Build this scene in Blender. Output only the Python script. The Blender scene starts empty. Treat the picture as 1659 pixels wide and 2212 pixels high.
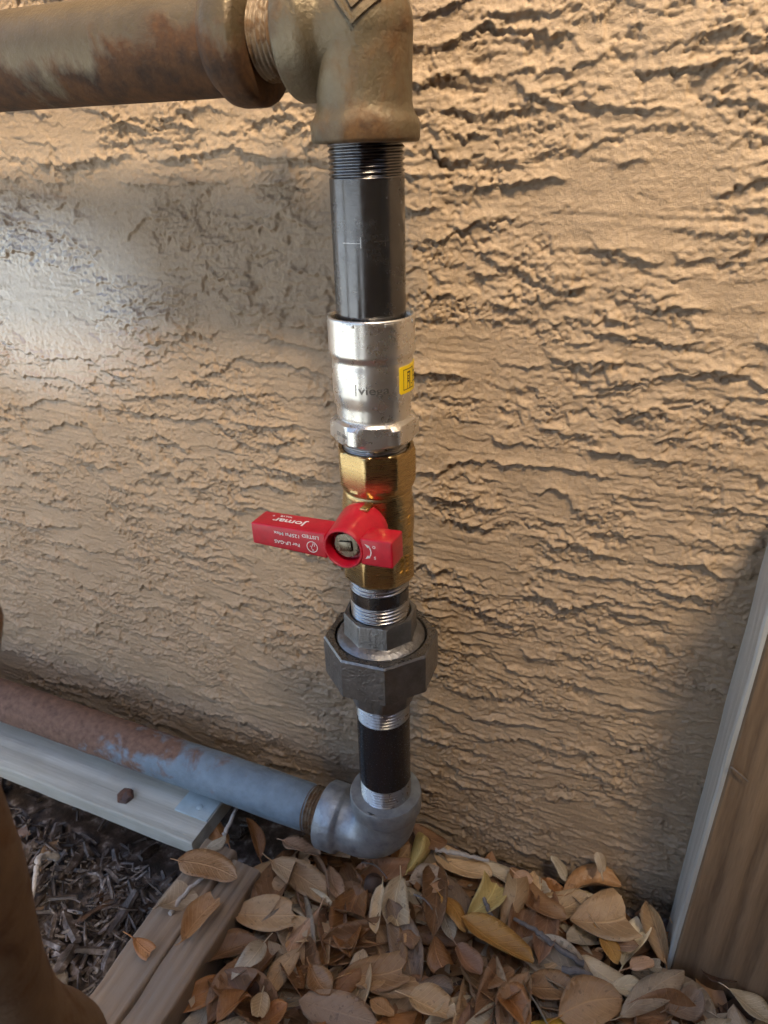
import bpy, bmesh, math, random
import numpy as np
from mathutils import Matrix, Vector

random.seed(11)
rng = np.random.default_rng(11)
scene = bpy.context.scene
COL = scene.collection
MM = 0.001                                   # everything below is written in millimetres

# ------------------------------------------------------------------ camera
cam_data = bpy.data.cameras.new('camera')
cam = bpy.data.objects.new('camera', cam_data)
COL.objects.link(cam)
scene.camera = cam


def view_rotation(yaw, pitch, roll):
    a, b, c = (math.radians(v) for v in (yaw, pitch, roll))
    rz = Matrix(((math.cos(a), -math.sin(a), 0), (math.sin(a), math.cos(a), 0), (0, 0, 1)))
    base = Matrix(((1, 0, 0), (0, 0, -1), (0, 1, 0)))
    rx = Matrix(((1, 0, 0), (0, math.cos(b), -math.sin(b)), (0, math.sin(b), math.cos(b))))
    rr = Matrix(((math.cos(c), -math.sin(c), 0), (math.sin(c), math.cos(c), 0), (0, 0, 1)))
    return rr @ rx @ base @ rz


R = view_rotation(-24.04, 26.56, -1.48)
right, down, fwd = R[0], R[1], R[2]
m3 = Matrix((right, -down, -fwd)).transposed()
cam.matrix_world = Matrix.Translation(Vector((143.7, -313.2, 0.0)) * MM) @ m3.to_4x4()
cam_data.sensor_fit = 'VERTICAL'
cam_data.sensor_height = 36.0
cam_data.sensor_width = 27.0
cam_data.lens = 36.0 * 1550.0 / 2212.0
cam_data.clip_start = 0.01
cam_data.clip_end = 400.0
cam_data.dof.use_dof = True
cam_data.dof.focus_distance = 0.385
cam_data.dof.aperture_fstop = 14.0

# ------------------------------------------------------------------ light
SUN_ELEV, SUN_AZ = 54.0, -64.0               # azimuth counted from +X (right along the wall) towards +Y (into the wall)
world = bpy.data.worlds.new('World')
scene.world = world
world.use_nodes = True
wn = world.node_tree.nodes
wl = world.node_tree.links
wn.clear()
w_out = wn.new('ShaderNodeOutputWorld')
w_bg = wn.new('ShaderNodeBackground')
w_sky = wn.new('ShaderNodeTexSky')
w_sky.sky_type = 'NISHITA'
w_sky.sun_disc = False
w_sky.sun_elevation = math.radians(SUN_ELEV)
w_sky.sun_rotation = math.radians(90.0 - SUN_AZ)
w_sky.air_density = 1.0
w_sky.dust_density = 1.0
w_sky.ozone_density = 1.0
w_bg.inputs['Strength'].default_value = 0.11
wl.new(w_sky.outputs[0], w_bg.inputs['Color'])
wl.new(w_bg.outputs[0], w_out.inputs['Surface'])

sun_data = bpy.data.lights.new('sun', 'SUN')
sun_data.energy = 5.0
sun_data.angle = math.radians(20.0)
sun_data.color = (1.0, 0.785, 0.515)
sun = bpy.data.objects.new('sun', sun_data)
COL.objects.link(sun)
e, a = math.radians(SUN_ELEV), math.radians(SUN_AZ)
to_sun = Vector((math.cos(e) * math.cos(a), math.cos(e) * math.sin(a), math.sin(e)))
sun.rotation_euler = to_sun.to_track_quat('Z', 'Y').to_euler()
sun.location = to_sun * 5

vs = scene.view_settings
vs.view_transform = 'Standard'
vs.look = 'None'
vs.exposure = 1.88
vs.gamma = 1.0
vs.use_curve_mapping = False
scene.cycles.max_bounces = 5
scene.cycles.diffuse_bounces = 3
scene.cycles.glossy_bounces = 4
scene.cycles.sample_clamp_indirect = 6.0
scene.cycles.use_adaptive_sampling = True
scene.cycles.adaptive_threshold = 0.03

# ------------------------------------------------------------------ helpers
def tag(o, label=None, cat=None, group=None, kind=None):
    if label: o['label'] = label
    if cat: o['category'] = cat
    if group: o['group'] = group
    if kind: o['kind'] = kind
    return o


def empty(name, loc):
    o = bpy.data.objects.new(name, None)
    o.empty_display_size = 0.02
    COL.objects.link(o)
    o.location = Vector(loc) * MM
    return o


def attach(o, parent):
    o.parent = parent
    if parent.type == 'EMPTY':
        o.matrix_parent_inverse = Matrix.Translation(-parent.location)
    return o


def link(name, me, mat=None, parent=None):
    o = bpy.data.objects.new(name, me)
    COL.objects.link(o)
    if mat is not None and len(me.materials) == 0:
        me.materials.append(mat)
    if parent is not None:
        attach(o, parent)
    return o


def mk(name, verts, faces, mat=None, parent=None, sharp=35.0, smooth=True):
    """one mesh object from millimetre coordinates"""
    me = bpy.data.meshes.new(name)
    v = np.asarray(verts, dtype=float) * MM
    me.from_pydata([tuple(p) for p in v], [], [tuple(f) for f in faces])
    me.validate()
    me.update()
    if smooth:
        me.polygons.foreach_set('use_smooth', [True] * len(me.polygons))
        if sharp is not None:
            me.set_sharp_from_angle(angle=math.radians(sharp))
    return link(name, me, mat, parent)


def join(*parts):
    V, Fc, o = [], [], 0
    for v, f in parts:
        V += [tuple(p) for p in v]
        Fc += [tuple(i + o for i in q) for q in f]
        o += len(v)
    return V, Fc


def xf(vf, M):
    return [tuple(M @ Vector(p)) for p in vf[0]], vf[1]


def rings(rows, closed_u=True, cap0=True, cap1=True):
    """rows: list of equally long point lists"""
    n = len(rows[0])
    V = [p for r in rows for p in r]
    Fc = []
    for i in range(len(rows) - 1):
        for j in range(n if closed_u else n - 1):
            k = (j + 1) % n
            Fc.append((i * n + j, i * n + k, (i + 1) * n + k, (i + 1) * n + j))
    if cap0: Fc.append(tuple(range(n - 1, -1, -1)))
    if cap1: Fc.append(tuple((len(rows) - 1) * n + j for j in range(n)))
    return V, Fc


def lathe(profile, n=64, cap0=True, cap1=True, M=None):
    """profile from bottom to top: (z, r) with r a number or a function of the angle"""
    rows = []
    for z, r in profile:
        row = []
        for j in range(n):
            t = 2 * math.pi * j / n
            q = r(t) if callable(r) else r
            row.append((q * math.cos(t), q * math.sin(t), z))
        rows.append(row)
    vf = rings(rows, True, cap0, cap1)
    return xf(vf, M) if M is not None else vf


def poly(sides, corner, phase, limit=1e9, rnd=0.0):
    """radius of a regular polygon seen from its middle (phase = angle of one corner, degrees)"""
    ap = corner * math.cos(math.pi / sides)

    def f(t):
        d = (t - math.radians(phase)) % (2 * math.pi / sides) - math.pi / sides
        r = ap / math.cos(d)
        return min(r, limit, corner - rnd)
    return f


def prism(sides, corner, phase, profile, cap0=True, cap1=True):
    """exact polygon prism, profile: (z, scale or limit)"""
    rows = []
    for z, s in profile:
        rows.append([(s * corner * math.cos(math.radians(phase) + 2 * math.pi * k / sides),
                      s * corner * math.sin(math.radians(phase) + 2 * math.pi * k / sides), z) for k in range(sides)])
    return rings(rows, True, cap0, cap1)


def thread(z0, z1, r, pitch=2.2, depth=1.15, n=56, per=7, taper=0.0):
    """helical pipe thread around Z"""
    m = int((z1 - z0) / pitch * per)
    rows = []
    for i in range(m + 1):
        z = z0 + (z1 - z0) * i / m
        row = []
        for j in range(n):
            t = 2 * math.pi * j / n
            p = (z / pitch - j / n) % 1.0
            q = r + taper * (i / m) - 1.25 * depth * (1 - abs(2 * p - 1)) ** 0.8
            row.append((q * math.cos(t), q * math.sin(t), z))
        rows.append(row)
    return rings(rows, True, True, True)


def sweep(path, radii, n=48, cap=True):
    """round tube along 3-D points, radius may be a number or a function of the angle"""
    P = [Vector(p) for p in path]
    rows = []
    up = Vector((0, 1, 0.001)).normalized()
    for i, p in enumerate(P):
        d = (P[min(i + 1, len(P) - 1)] - P[max(i - 1, 0)]).normalized()
        s = d.cross(up)
        if s.length < 1e-4: s = d.cross(Vector((1, 0, 0)))
        s.normalize()
        u = s.cross(d).normalized()
        up = u
        rr = radii[i]
        row = []
        for j in range(n):
            t = 2 * math.pi * j / n
            q = rr(t) if callable(rr) else rr
            row.append(tuple(p + (s * math.cos(t) + u * math.sin(t)) * q))
        rows.append(row)
    return rings(rows, True, cap, cap)


def box(x0, x1, y0, y1, z0, z1, bev=0.0, seg=2):
    bm = bmesh.new()
    bmesh.ops.create_cube(bm, size=1.0)
    for v in bm.verts:
        v.co = Vector(((x0 + x1) / 2 + v.co.x * (x1 - x0), (y0 + y1) / 2 + v.co.y * (y1 - y0), (z0 + z1) / 2 + v.co.z * (z1 - z0)))
    if bev > 0:
        bmesh.ops.bevel(bm, geom=bm.edges[:], offset=bev, segments=seg, affect='EDGES', profile=0.5)
    bm.verts.index_update()
    V = [tuple(v.co) for v in bm.verts]
    Fc = [tuple(v.index for v in f.verts) for f in bm.faces]
    bm.free()
    return V, Fc


def text_vf(body, size, width=None, extrude=0.1, bold=0.0, space=1.0):
    """flat letters in the XY plane, centred on the origin"""
    cu = bpy.data.curves.new('lettering_curve', 'FONT')
    cu.body = body
    cu.size = size
    cu.align_x = 'CENTER'
    cu.align_y = 'CENTER'
    cu.extrude = extrude
    cu.offset = bold
    cu.space_character = space
    cu.resolution_u = 4
    ob = bpy.data.objects.new('lettering_curve', cu)
    COL.objects.link(ob)
    dg = bpy.context.evaluated_depsgraph_get()
    me = bpy.data.meshes.new_from_object(ob.evaluated_get(dg))
    V = [tuple(v.co) for v in me.vertices]
    Fc = [tuple(p.vertices) for p in me.polygons]
    bpy.data.objects.remove(ob)
    bpy.data.curves.remove(cu)
    bpy.data.meshes.remove(me)
    if V:
        xs = [p[0] for p in V]; ys = [p[1] for p in V]
        cx, cy = (min(xs) + max(xs)) / 2, (min(ys) + max(ys)) / 2
        s = 1.0 if width is None else width / (max(xs) - min(xs))
        V = [((p[0] - cx) * s, p[1] - cy, p[2]) for p in V]
    return V, Fc


def on_plane(vf, origin, ux, uy):
    o, ux, uy = Vector(origin), Vector(ux).normalized(), Vector(uy).normalized()
    n = ux.cross(uy)
    return [tuple(o + ux * p[0] + uy * p[1] + n * p[2]) for p in vf[0]], vf[1]


def on_cyl(vf, az, z, r):
    """wrap XY letters round the Z axis: x runs with the azimuth, y up"""
    out = []
    for p in vf[0]:
        t = math.radians(az) + p[0] / r
        q = r + p[2]
        out.append((q * math.cos(t), q * math.sin(t), z + p[1]))
    return out, vf[1]


# ------------------------------------------------------------------ noise in numpy (for the relief of the stucco)
def _hash(ix, iy, seed):
    h = (ix.astype(np.int64) * 374761393 + iy.astype(np.int64) * 668265263 + seed * 1442695041) & 0xFFFFFFFF
    h = ((h ^ (h >> 13)) * 1274126177) & 0xFFFFFFFF
    return (h ^ (h >> 16)) & 0xFFFFFFFF


def pn(x, y, seed=0):
    x = np.asarray(x, dtype=np.float32); y = np.asarray(y, dtype=np.float32)
    x0 = np.floor(x); y0 = np.floor(y)
    fx = x - x0; fy = y - y0
    ix = x0.astype(np.int64); iy = y0.astype(np.int64)
    u = fx * fx * fx * (fx * (fx * 6 - 15) + 10)
    v = fy * fy * fy * (fy * (fy * 6 - 15) + 10)

    def g(dx, dy):
        a = _hash(ix + dx, iy + dy, seed).astype(np.float32) * np.float32(2 * math.pi / 4294967296.0)
        return np.cos(a) * (fx - dx) + np.sin(a) * (fy - dy)
    a = g(0, 0); b = g(1, 0); c = g(0, 1); d = g(1, 1)
    return ((a + (b - a) * u) * (1 - v) + (c + (d - c) * u) * v) * 1.5


def fb(x, y, seed, octv=3, gain=0.5, lac=2.0):
    s = 0; am = 1.0; f = 1.0
    for k in range(octv):
        s = s + am * pn(x * f + 17.3 * k, y * f - 9.1 * k, seed + k)
        am *= gain; f *= lac
    return s


def sst(a, b, x):
    t = np.clip((x - a) / (b - a), 0, 1)
    return t * t * (3 - 2 * t)


def ledges(u, v, period, seed, jag, wander, reach, edge=0.07):
    """lapped trowel strokes: each swells downwards and breaks off in a ragged lower edge; returns 0..1"""
    g = (v + wander * pn(u / 85, v / 48, seed) + 0.35 * wander * pn(u / 30, v / 22, seed + 1) + jag) / period
    k = np.floor(g)
    s = g - k
    on = sst(-0.2, 0.2, pn(u / reach + 3.7 * k, k * 1.37 + 0.5, seed + 2))      # a stroke starts and stops along its length
    return sst(0.0, edge, s) * (0.35 * (1 - s) + 0.65 * (1 - s) ** 4) * on, s, on


def stucco_height(u, v):
    """relief in mm (towards the viewer) of the skip-trowelled render; u along the wall, v up"""
    calm = np.exp(-(((u + 266) / 72) ** 2 + ((v + 88) / 40) ** 2))          # the smooth trowelled patch at left
    rough = sst(-0.5, 0.3, fb(u / 80, v / 46, 7, 2) + 0.08)
    rough = np.clip(rough * (1 - 0.9 * calm) + 0.08, 0, 1)
    j1 = 2.3 * pn(u / 10, v / 14, 4) + 1.7 * pn(u / 4.4, v / 7.0, 5) + 1.0 * pn(u / 2.2, v / 3.4, 6)
    j2 = 1.8 * pn(u / 7, v / 9, 54) + 1.4 * pn(u / 3.3, v / 4.4, 55) + 0.7 * pn(u / 1.9, v / 2.6, 56)
    l1, s1, o1 = ledges(u, v, 20.0, 60, j1, 15.0, 52.0, 0.045)
    l2, s2, o2 = ledges(u, v, 11.0, 70, j2, 9.0, 30.0, 0.07)
    l3, s3, o3 = ledges(u, v, 7.0, 80, 0.7 * j2, 6.0, 19.0, 0.10)
    l4, s4, o4 = ledges(u, v, 4.3, 90, 0.5 * j2, 4.0, 12.0, 0.16)
    amp = 1 - 0.9 * calm
    h = (2.5 * l1 + 2.1 * l2 * (0.35 + 0.65 * rough) + 1.35 * l3 * (0.2 + 0.8 * rough) + 0.8 * l4 * (0.3 + 0.7 * rough)) * amp
    # rolled lips along some of the edges
    lip = np.exp(-((s1 - 0.07) / 0.05) ** 2) * o1 + 0.7 * np.exp(-((s2 - 0.09) / 0.07) ** 2) * o2 * rough
    h += 1.0 * lip * np.clip(0.3 + 1.6 * pn(u / 9, v / 7, 41), 0, 1.4) * amp
    # pits left between the strokes, flat at the bottom
    pit = sst(0.30, 0.36, fb((u + 2 * j2) / 17 + 9, (v + j1) / 11, 21, 2, 0.45))
    h -= 1.5 * pit * rough
    # crumbs of mortar dragged over the surface
    rag = sst(0.0, 0.3, pn(u / 42, v / 22, 25)) * rough
    cr = 1 - np.abs(pn((u + 1.5 * j2) / 5.2, (v + j2) / 3.8, 24)) * 2.6
    h += 1.0 * sst(0.5, 0.85, cr) * rag
    dots = sst(0.28, 0.44, pn(u / 4.4 + 40, v / 3.6, 26)) * sst(0.05, 0.45, pn(u / 60, v / 34, 27) + 0.08)
    h += 0.85 * dots * (0.25 + 0.75 * rough)
    peb = sst(0.02, 0.42, pn((u + j2) / 3.7, v / 2.7, 46)) + 0.6 * sst(0.1, 0.5, pn(u / 2.4 + 5, v / 1.9, 47))
    h += 0.48 * peb * (0.22 + 0.78 * rough) * sst(-0.45, 0.15, pn(u / 36, v / 16, 48)) * (1 - 0.85 * calm)
    # combed strokes of the trowel
    tilt = v + 0.02 * u + 2.5 * pn(u / 110, v / 46, 29)
    comb = pn(u / 60, tilt / 2.4, 28) + 0.6 * pn(u / 130, tilt / 5.1, 30)
    zone = sst(-0.15, 0.3, pn(u / 80, v / 34, 33))
    h += (0.36 * comb * zone * (1 - 0.5 * rough) + 0.10 * comb) * (1 - 0.35 * calm)
    # sand grain and slow swell
    h += 0.26 * pn(u / 2.6, v / 2.2, 35) * (0.4 + 0.8 * rough) * (1 - 0.7 * calm) + 0.17 * pn(u / 1.5, v / 1.4, 36) * (1 - 0.6 * calm)
    h *= 0.84
    h += 1.2 * pn(u / 230, v / 180, 37)
    return h


# ------------------------------------------------------------------ materials
def mat(name):
    m = bpy.data.materials.new(name)
    m.use_nodes = True
    nt = m.node_tree
    b = nt.nodes['Principled BSDF']
    return m, nt, b


def N(nt, t, **kw):
    n = nt.nodes.new(t)
    for k, v in kw.items():
        if k in n.inputs: n.inputs[k].default_value = v
        else: setattr(n, k, v)
    return n


def noise(nt, scale, detail=4.0, rough=0.55, vec=None, dist=0.0):
    n = N(nt, 'ShaderNodeTexNoise', Scale=scale, Detail=detail, Roughness=rough, Distortion=dist)
    if vec is not None: nt.links.new(vec, n.inputs['Vector'])
    return n.outputs['Fac']


def coords(nt, scale=(1, 1, 1), kind='Object', rot=(0, 0, 0), loc=(0, 0, 0)):
    tc = N(nt, 'ShaderNodeTexCoord')
    mp = N(nt, 'ShaderNodeMapping')
    mp.inputs['Scale'].default_value = scale
    mp.inputs['Rotation'].default_value = rot
    mp.inputs['Location'].default_value = loc
    nt.links.new(tc.outputs[kind], mp.inputs['Vector'])
    return mp.outputs['Vector']


def ramp(nt, fac, stops, interp='LINEAR'):
    r = N(nt, 'ShaderNodeValToRGB')
    r.color_ramp.interpolation = interp
    el = r.color_ramp.elements
    while len(el) < len(stops): el.new(0.5)
    for e_, (p, c) in zip(el, stops):
        e_.position = p
        e_.color = (c, c, c, 1) if isinstance(c, (int, float)) else (*c, 1)
    nt.links.new(fac, r.inputs['Fac'])
    return r.outputs['Color']


def mix(nt, fac, a, b, mode='MIX'):
    m = N(nt, 'ShaderNodeMix', data_type='RGBA', blend_type=mode)
    for sock, val in ((m.inputs[0], fac), (m.inputs[6], a), (m.inputs[7], b)):
        if isinstance(val, (int, float)): sock.default_value = val
        elif isinstance(val, tuple): sock.default_value = (*val, 1)
        else: nt.links.new(val, sock)
    return m.outputs[2]


def math_(nt, op, a, b=0.0):
    m = N(nt, 'ShaderNodeMath', operation=op)
    for s, v in zip(m.inputs, (a, b)):
        if isinstance(v, (int, float)): s.default_value = v
        else: nt.links.new(v, s)
    return m.outputs[0]


def bump(nt, b, h, strength, dist):
    n = N(nt, 'ShaderNodeBump')
    n.inputs['Strength'].default_value = strength
    n.inputs['Distance'].default_value = dist
    nt.links.new(h, n.inputs['Height'])
    nt.links.new(n.outputs[0], b.inputs['Normal'])
    return n


def setc(nt, b, key, val):
    if isinstance(val, (int, float)): b.inputs[key].default_value = val
    elif isinstance(val, tuple): b.inputs[key].default_value = (*val, 1)
    else: nt.links.new(val, b.inputs[key])


def m_stucco():
    m, nt, b = mat('stucco_paint')
    v = coords(nt)
    big = noise(nt, 9, 2, 0.6, v)
    fine = noise(nt, 420, 1, 0.6, v)
    col = ramp(nt, big, [(0.25, (0.305, 0.218, 0.14)), (0.75, (0.37, 0.271, 0.178))])
    col = mix(nt, 0.35, col, ramp(nt, fine, [(0.3, (0.265, 0.19, 0.123)), (0.7, (0.40, 0.295, 0.197))]))
    dirt = ramp(nt, noise(nt, 38, 3, 0.7, v), [(0.62, 0.0), (0.80, 1.0)])
    col = mix(nt, math_(nt, 'MULTIPLY', dirt, 0.35), col, (0.25, 0.18, 0.12))
    setc(nt, b, 'Base Color', col)
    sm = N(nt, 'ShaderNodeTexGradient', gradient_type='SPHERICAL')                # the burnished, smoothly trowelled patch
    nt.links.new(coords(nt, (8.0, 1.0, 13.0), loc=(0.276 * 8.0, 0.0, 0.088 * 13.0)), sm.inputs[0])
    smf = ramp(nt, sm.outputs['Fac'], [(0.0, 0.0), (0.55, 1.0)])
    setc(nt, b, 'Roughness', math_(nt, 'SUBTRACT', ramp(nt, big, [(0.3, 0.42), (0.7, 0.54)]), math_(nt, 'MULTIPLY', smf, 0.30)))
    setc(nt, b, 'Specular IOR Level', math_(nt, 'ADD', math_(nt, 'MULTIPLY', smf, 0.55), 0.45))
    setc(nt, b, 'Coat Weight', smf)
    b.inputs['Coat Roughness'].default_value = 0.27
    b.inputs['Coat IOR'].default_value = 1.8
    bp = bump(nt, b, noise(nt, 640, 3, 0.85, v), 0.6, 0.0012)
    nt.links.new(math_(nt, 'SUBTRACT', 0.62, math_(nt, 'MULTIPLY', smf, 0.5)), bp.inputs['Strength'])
    return m


def m_metal(name, col, rough, metallic=1.0, col2=None, nscale=60, bumpd=0.0, bscale=900, rr=0.12, stretch=(1, 1, 1), scratch=0.0):
    m, nt, b = mat(name)
    v = coords(nt, stretch)
    n1 = noise(nt, nscale, 5, 0.6, v)
    c = ramp(nt, n1, [(0.3, col), (0.72, col2 or tuple(x * 0.82 for x in col))])
    n2 = noise(nt, nscale * 5, 4, 0.6, v)
    setc(nt, b, 'Base Color', c)
    setc(nt, b, 'Metallic', metallic)
    setc(nt, b, 'Roughness', ramp(nt, n2, [(0.3, max(0.04, rough - rr)), (0.7, rough + rr)]))
    if bumpd > 0:
        bump(nt, b, noise(nt, bscale, 3, 0.6, coords(nt)), 0.6, bumpd)
    return m


def m_black_pipe():
    m, nt, b = mat('black_lacquered_steel')
    v = coords(nt)
    specks = ramp(nt, noise(nt, 1500, 2, 0.5, v), [(0.76, 0.0), (0.80, 1.0)])
    fine = noise(nt, 300, 4, 0.6, v)
    c = ramp(nt, fine, [(0.3, (0.115, 0.115, 0.122)), (0.7, (0.14, 0.139, 0.142))])
    c = mix(nt, math_(nt, 'MULTIPLY', specks, 0.25), c, (0.30, 0.29, 0.28))
    setc(nt, b, 'Base Color', c)
    setc(nt, b, 'Roughness', ramp(nt, fine, [(0.3, 0.14), (0.7, 0.22)]))
    setc(nt, b, 'Metallic', 0.9)
    smudge = noise(nt, 55, 5, 0.7, v)
    setc(nt, b, 'Roughness', math_(nt, 'ADD', ramp(nt, smudge, [(0.42, 0.14), (0.68, 0.34)]), math_(nt, 'MULTIPLY', fine, 0.06)))
    bump(nt, b, noise(nt, 1800, 3, 0.6, v), 0.25, 0.0001)
    return m


def m_rusty(name, paint, rust, rust2, amount, scale, rough=0.6, metallic=0.0, grad=None, bumpd=0.0006, soft=0.055):
    """old paint or zinc with rust; amount shifts the threshold, grad adds an own direction to it"""
    m, nt, b = mat(name)
    v = coords(nt)
    n1 = noise(nt, scale, 6, 0.62, v, 0.3)
    f = n1
    if grad is not None:
        sep = N(nt, 'ShaderNodeSeparateXYZ')
        tc = N(nt, 'ShaderNodeTexCoord')
        nt.links.new(tc.outputs['Object'], sep.inputs[0])
        for axis, k, off in grad:
            f = math_(nt, 'ADD', f, math_(nt, 'MULTIPLY', math_(nt, 'ADD', sep.outputs[axis], off), k))
    msk = ramp(nt, f, [(amount, 0.0), (amount + soft, 1.0)])
    n2 = noise(nt, scale * 4, 6, 0.65, v)
    rc = ramp(nt, n2, [(0.3, rust), (0.7, rust2)])
    n3 = noise(nt, scale * 2.2, 5, 0.6, v)
    pc = ramp(nt, n3, [(0.25, tuple(x * 0.72 for x in paint)), (0.6, paint), (0.85, tuple(min(1, x * 1.2) for x in paint))])
    setc(nt, b, 'Base Color', mix(nt, msk, pc, rc))
    setc(nt, b, 'Roughness', mix(nt, msk, (rough, rough, rough), (0.82, 0.82, 0.82)))
    if metallic > 0:
        setc(nt, b, 'Metallic', math_(nt, 'MULTIPLY', math_(nt, 'SUBTRACT', 1.0, msk), metallic))
    h = math_(nt, 'ADD', math_(nt, 'MULTIPLY', msk, 0.35), math_(nt, 'MULTIPLY', noise(nt, scale * 14, 4, 0.65, v), 0.8))
    bump(nt, b, h, 0.6, bumpd)
    return m


def m_wood(name, dark, light, axis='X', freq=160.0, rough=0.75, stretch=18.0, weather=None, bands=70.0, contrast=0.6, across=None):
    m, nt, b = mat(name)
    s = [1.0, 1.0, 1.0]
    s['XYZ'.index(axis)] = 1.0 / stretch
    v = coords(nt, tuple(s))
    g1 = noise(nt, freq, 4, 0.6, v, 0.4)
    g2 = noise(nt, freq * 4.5, 3, 0.6, v)
    w = N(nt, 'ShaderNodeTexWave', wave_type='BANDS', bands_direction=across or {'X': 'Y', 'Y': 'X', 'Z': 'X'}[axis])
    w.inputs['Scale'].default_value = bands
    w.inputs['Distortion'].default_value = 11.0
    w.inputs['Detail'].default_value = 2.0
    w.inputs['Detail Scale'].default_value = 0.6
    nt.links.new(v, w.inputs['Vector'])
    g3 = noise(nt, 14, 4, 0.6, coords(nt))
    c = ramp(nt, g1, [(0.30, dark), (0.55, light), (0.75, light)])
    c = mix(nt, contrast, c, ramp(nt, w.outputs['Fac'], [(0.1, dark), (0.5, light), (0.9, tuple(min(1, x * 1.12) for x in light))]))
    c = mix(nt, 0.25, c, ramp(nt, g2, [(0.35, dark), (0.65, light)]))
    if weather is not None:
        c = mix(nt, ramp(nt, g3, [(0.40, 0.0), (0.62, 1.0)]), c, weather)
    setc(nt, b, 'Base Color', c)
    setc(nt, b, 'Roughness', rough)
    h = math_(nt, 'ADD', math_(nt, 'ADD', g1, math_(nt, 'MULTIPLY', g2, 0.5)), w.outputs['Fac'])
    bump(nt, b, h, 0.5, 0.0010)
    return m


def m_plain(name, col, rough=0.5, spec=0.5, metallic=0.0, coat=0.0, var=0.12, nscale=80, bumpd=0.0, bscale=600):
    m, nt, b = mat(name)
    v = coords(nt)
    n1 = noise(nt, nscale, 4, 0.6, v)
    setc(nt, b, 'Base Color', ramp(nt, n1, [(0.3, tuple(x * (1 - var) for x in col)), (0.7, tuple(min(1, x * (1 + var)) for x in col))]))
    setc(nt, b, 'Roughness', ramp(nt, noise(nt, nscale * 3, 4, 0.6, v), [(0.3, max(0.05, rough - 0.05)), (0.7, min(1, rough + 0.05))]))
    b.inputs['Specular IOR Level'].default_value = spec
    b.inputs['Metallic'].default_value = metallic
    b.inputs['Coat Weight'].default_value = coat
    if bumpd > 0: bump(nt, b, noise(nt, bscale, 3, 0.6, v), 0.5, bumpd)
    return m


def m_leaf(name, col, col2, rough=0.5):
    m, nt, b = mat(name)
    v = coords(nt)
    oi = N(nt, 'ShaderNodeObjectInfo')
    add = N(nt, 'ShaderNodeVectorMath', operation='ADD')
    sc = N(nt, 'ShaderNodeVectorMath', operation='SCALE')
    nt.links.new(oi.outputs['Location'], sc.inputs[0]); sc.inputs['Scale'].default_value = 13.0
    nt.links.new(v, add.inputs[0]); nt.links.new(sc.outputs[0], add.inputs[1])
    p = add.outputs[0]
    c = ramp(nt, noise(nt, 55, 5, 0.62, p), [(0.28, col), (0.72, col2)])
    spots = ramp(nt, noise(nt, 260, 4, 0.7, p), [(0.60, 0.0), (0.68, 1.0)])
    c = mix(nt, math_(nt, 'MULTIPLY', spots, 0.6), c, tuple(x * 0.35 for x in col))
    hsv = N(nt, 'ShaderNodeHueSaturation')
    nt.links.new(c, hsv.inputs['Color'])
    nt.links.new(math_(nt, 'ADD', math_(nt, 'MULTIPLY', oi.outputs['Random'], 0.5), 0.75), hsv.inputs['Value'])
    # veins: midrib and side veins in the leaf's own coordinates
    sep = N(nt, 'ShaderNodeSeparateXYZ')
    tc = N(nt, 'ShaderNodeTexCoord')
    nt.links.new(tc.outputs['UV'], sep.inputs[0])
    du = math_(nt, 'ABSOLUTE', math_(nt, 'SUBTRACT', sep.outputs[1], 0.5))
    rib = ramp(nt, du, [(0.0, 1.0), (0.035, 0.0)])
    ph = math_(nt, 'SUBTRACT', math_(nt, 'MULTIPLY', sep.outputs[0], 9.0), math_(nt, 'MULTIPLY', du, 5.0))
    side = ramp(nt, math_(nt, 'ABSOLUTE', math_(nt, 'SUBTRACT', math_(nt, 'FRACT', ph), 0.5)), [(0.0, 1.0), (0.09, 0.0)])
    vein = math_(nt, 'MAXIMUM', rib, math_(nt, 'MULTIPLY', side, 0.55))
    c2 = mix(nt, math_(nt, 'MULTIPLY', vein, 0.5), hsv.outputs['Color'], tuple(min(1, x * 1.5) for x in col2))
    setc(nt, b, 'Base Color', c2)
    setc(nt, b, 'Roughness', rough)
    b.inputs['Specular IOR Level'].default_value = 0.5
    hh = math_(nt, 'ADD', math_(nt, 'MULTIPLY', vein, 0.7), noise(nt, 500, 3, 0.6, v))
    bump(nt, b, hh, 0.7, 0.0006)
    return m


def m_mulch():
    m, nt, b = mat('shredded_bark')
    v = coords(nt)
    c = ramp(nt, noise(nt, 85, 3, 0.7, v), [(0.32, (0.014, 0.010, 0.008)), (0.50, (0.055, 0.040, 0.032)), (0.60, (0.12, 0.095, 0.085)), (0.72, (0.33, 0.31, 0.305))])
    setc(nt, b, 'Base Color', c)
    setc(nt, b, 'Roughness', 0.42)
    b.inputs['Specular IOR Level'].default_value = 0.6
    bump(nt, b, noise(nt, 700, 4, 0.6, v), 0.6, 0.0008)
    return m


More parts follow.
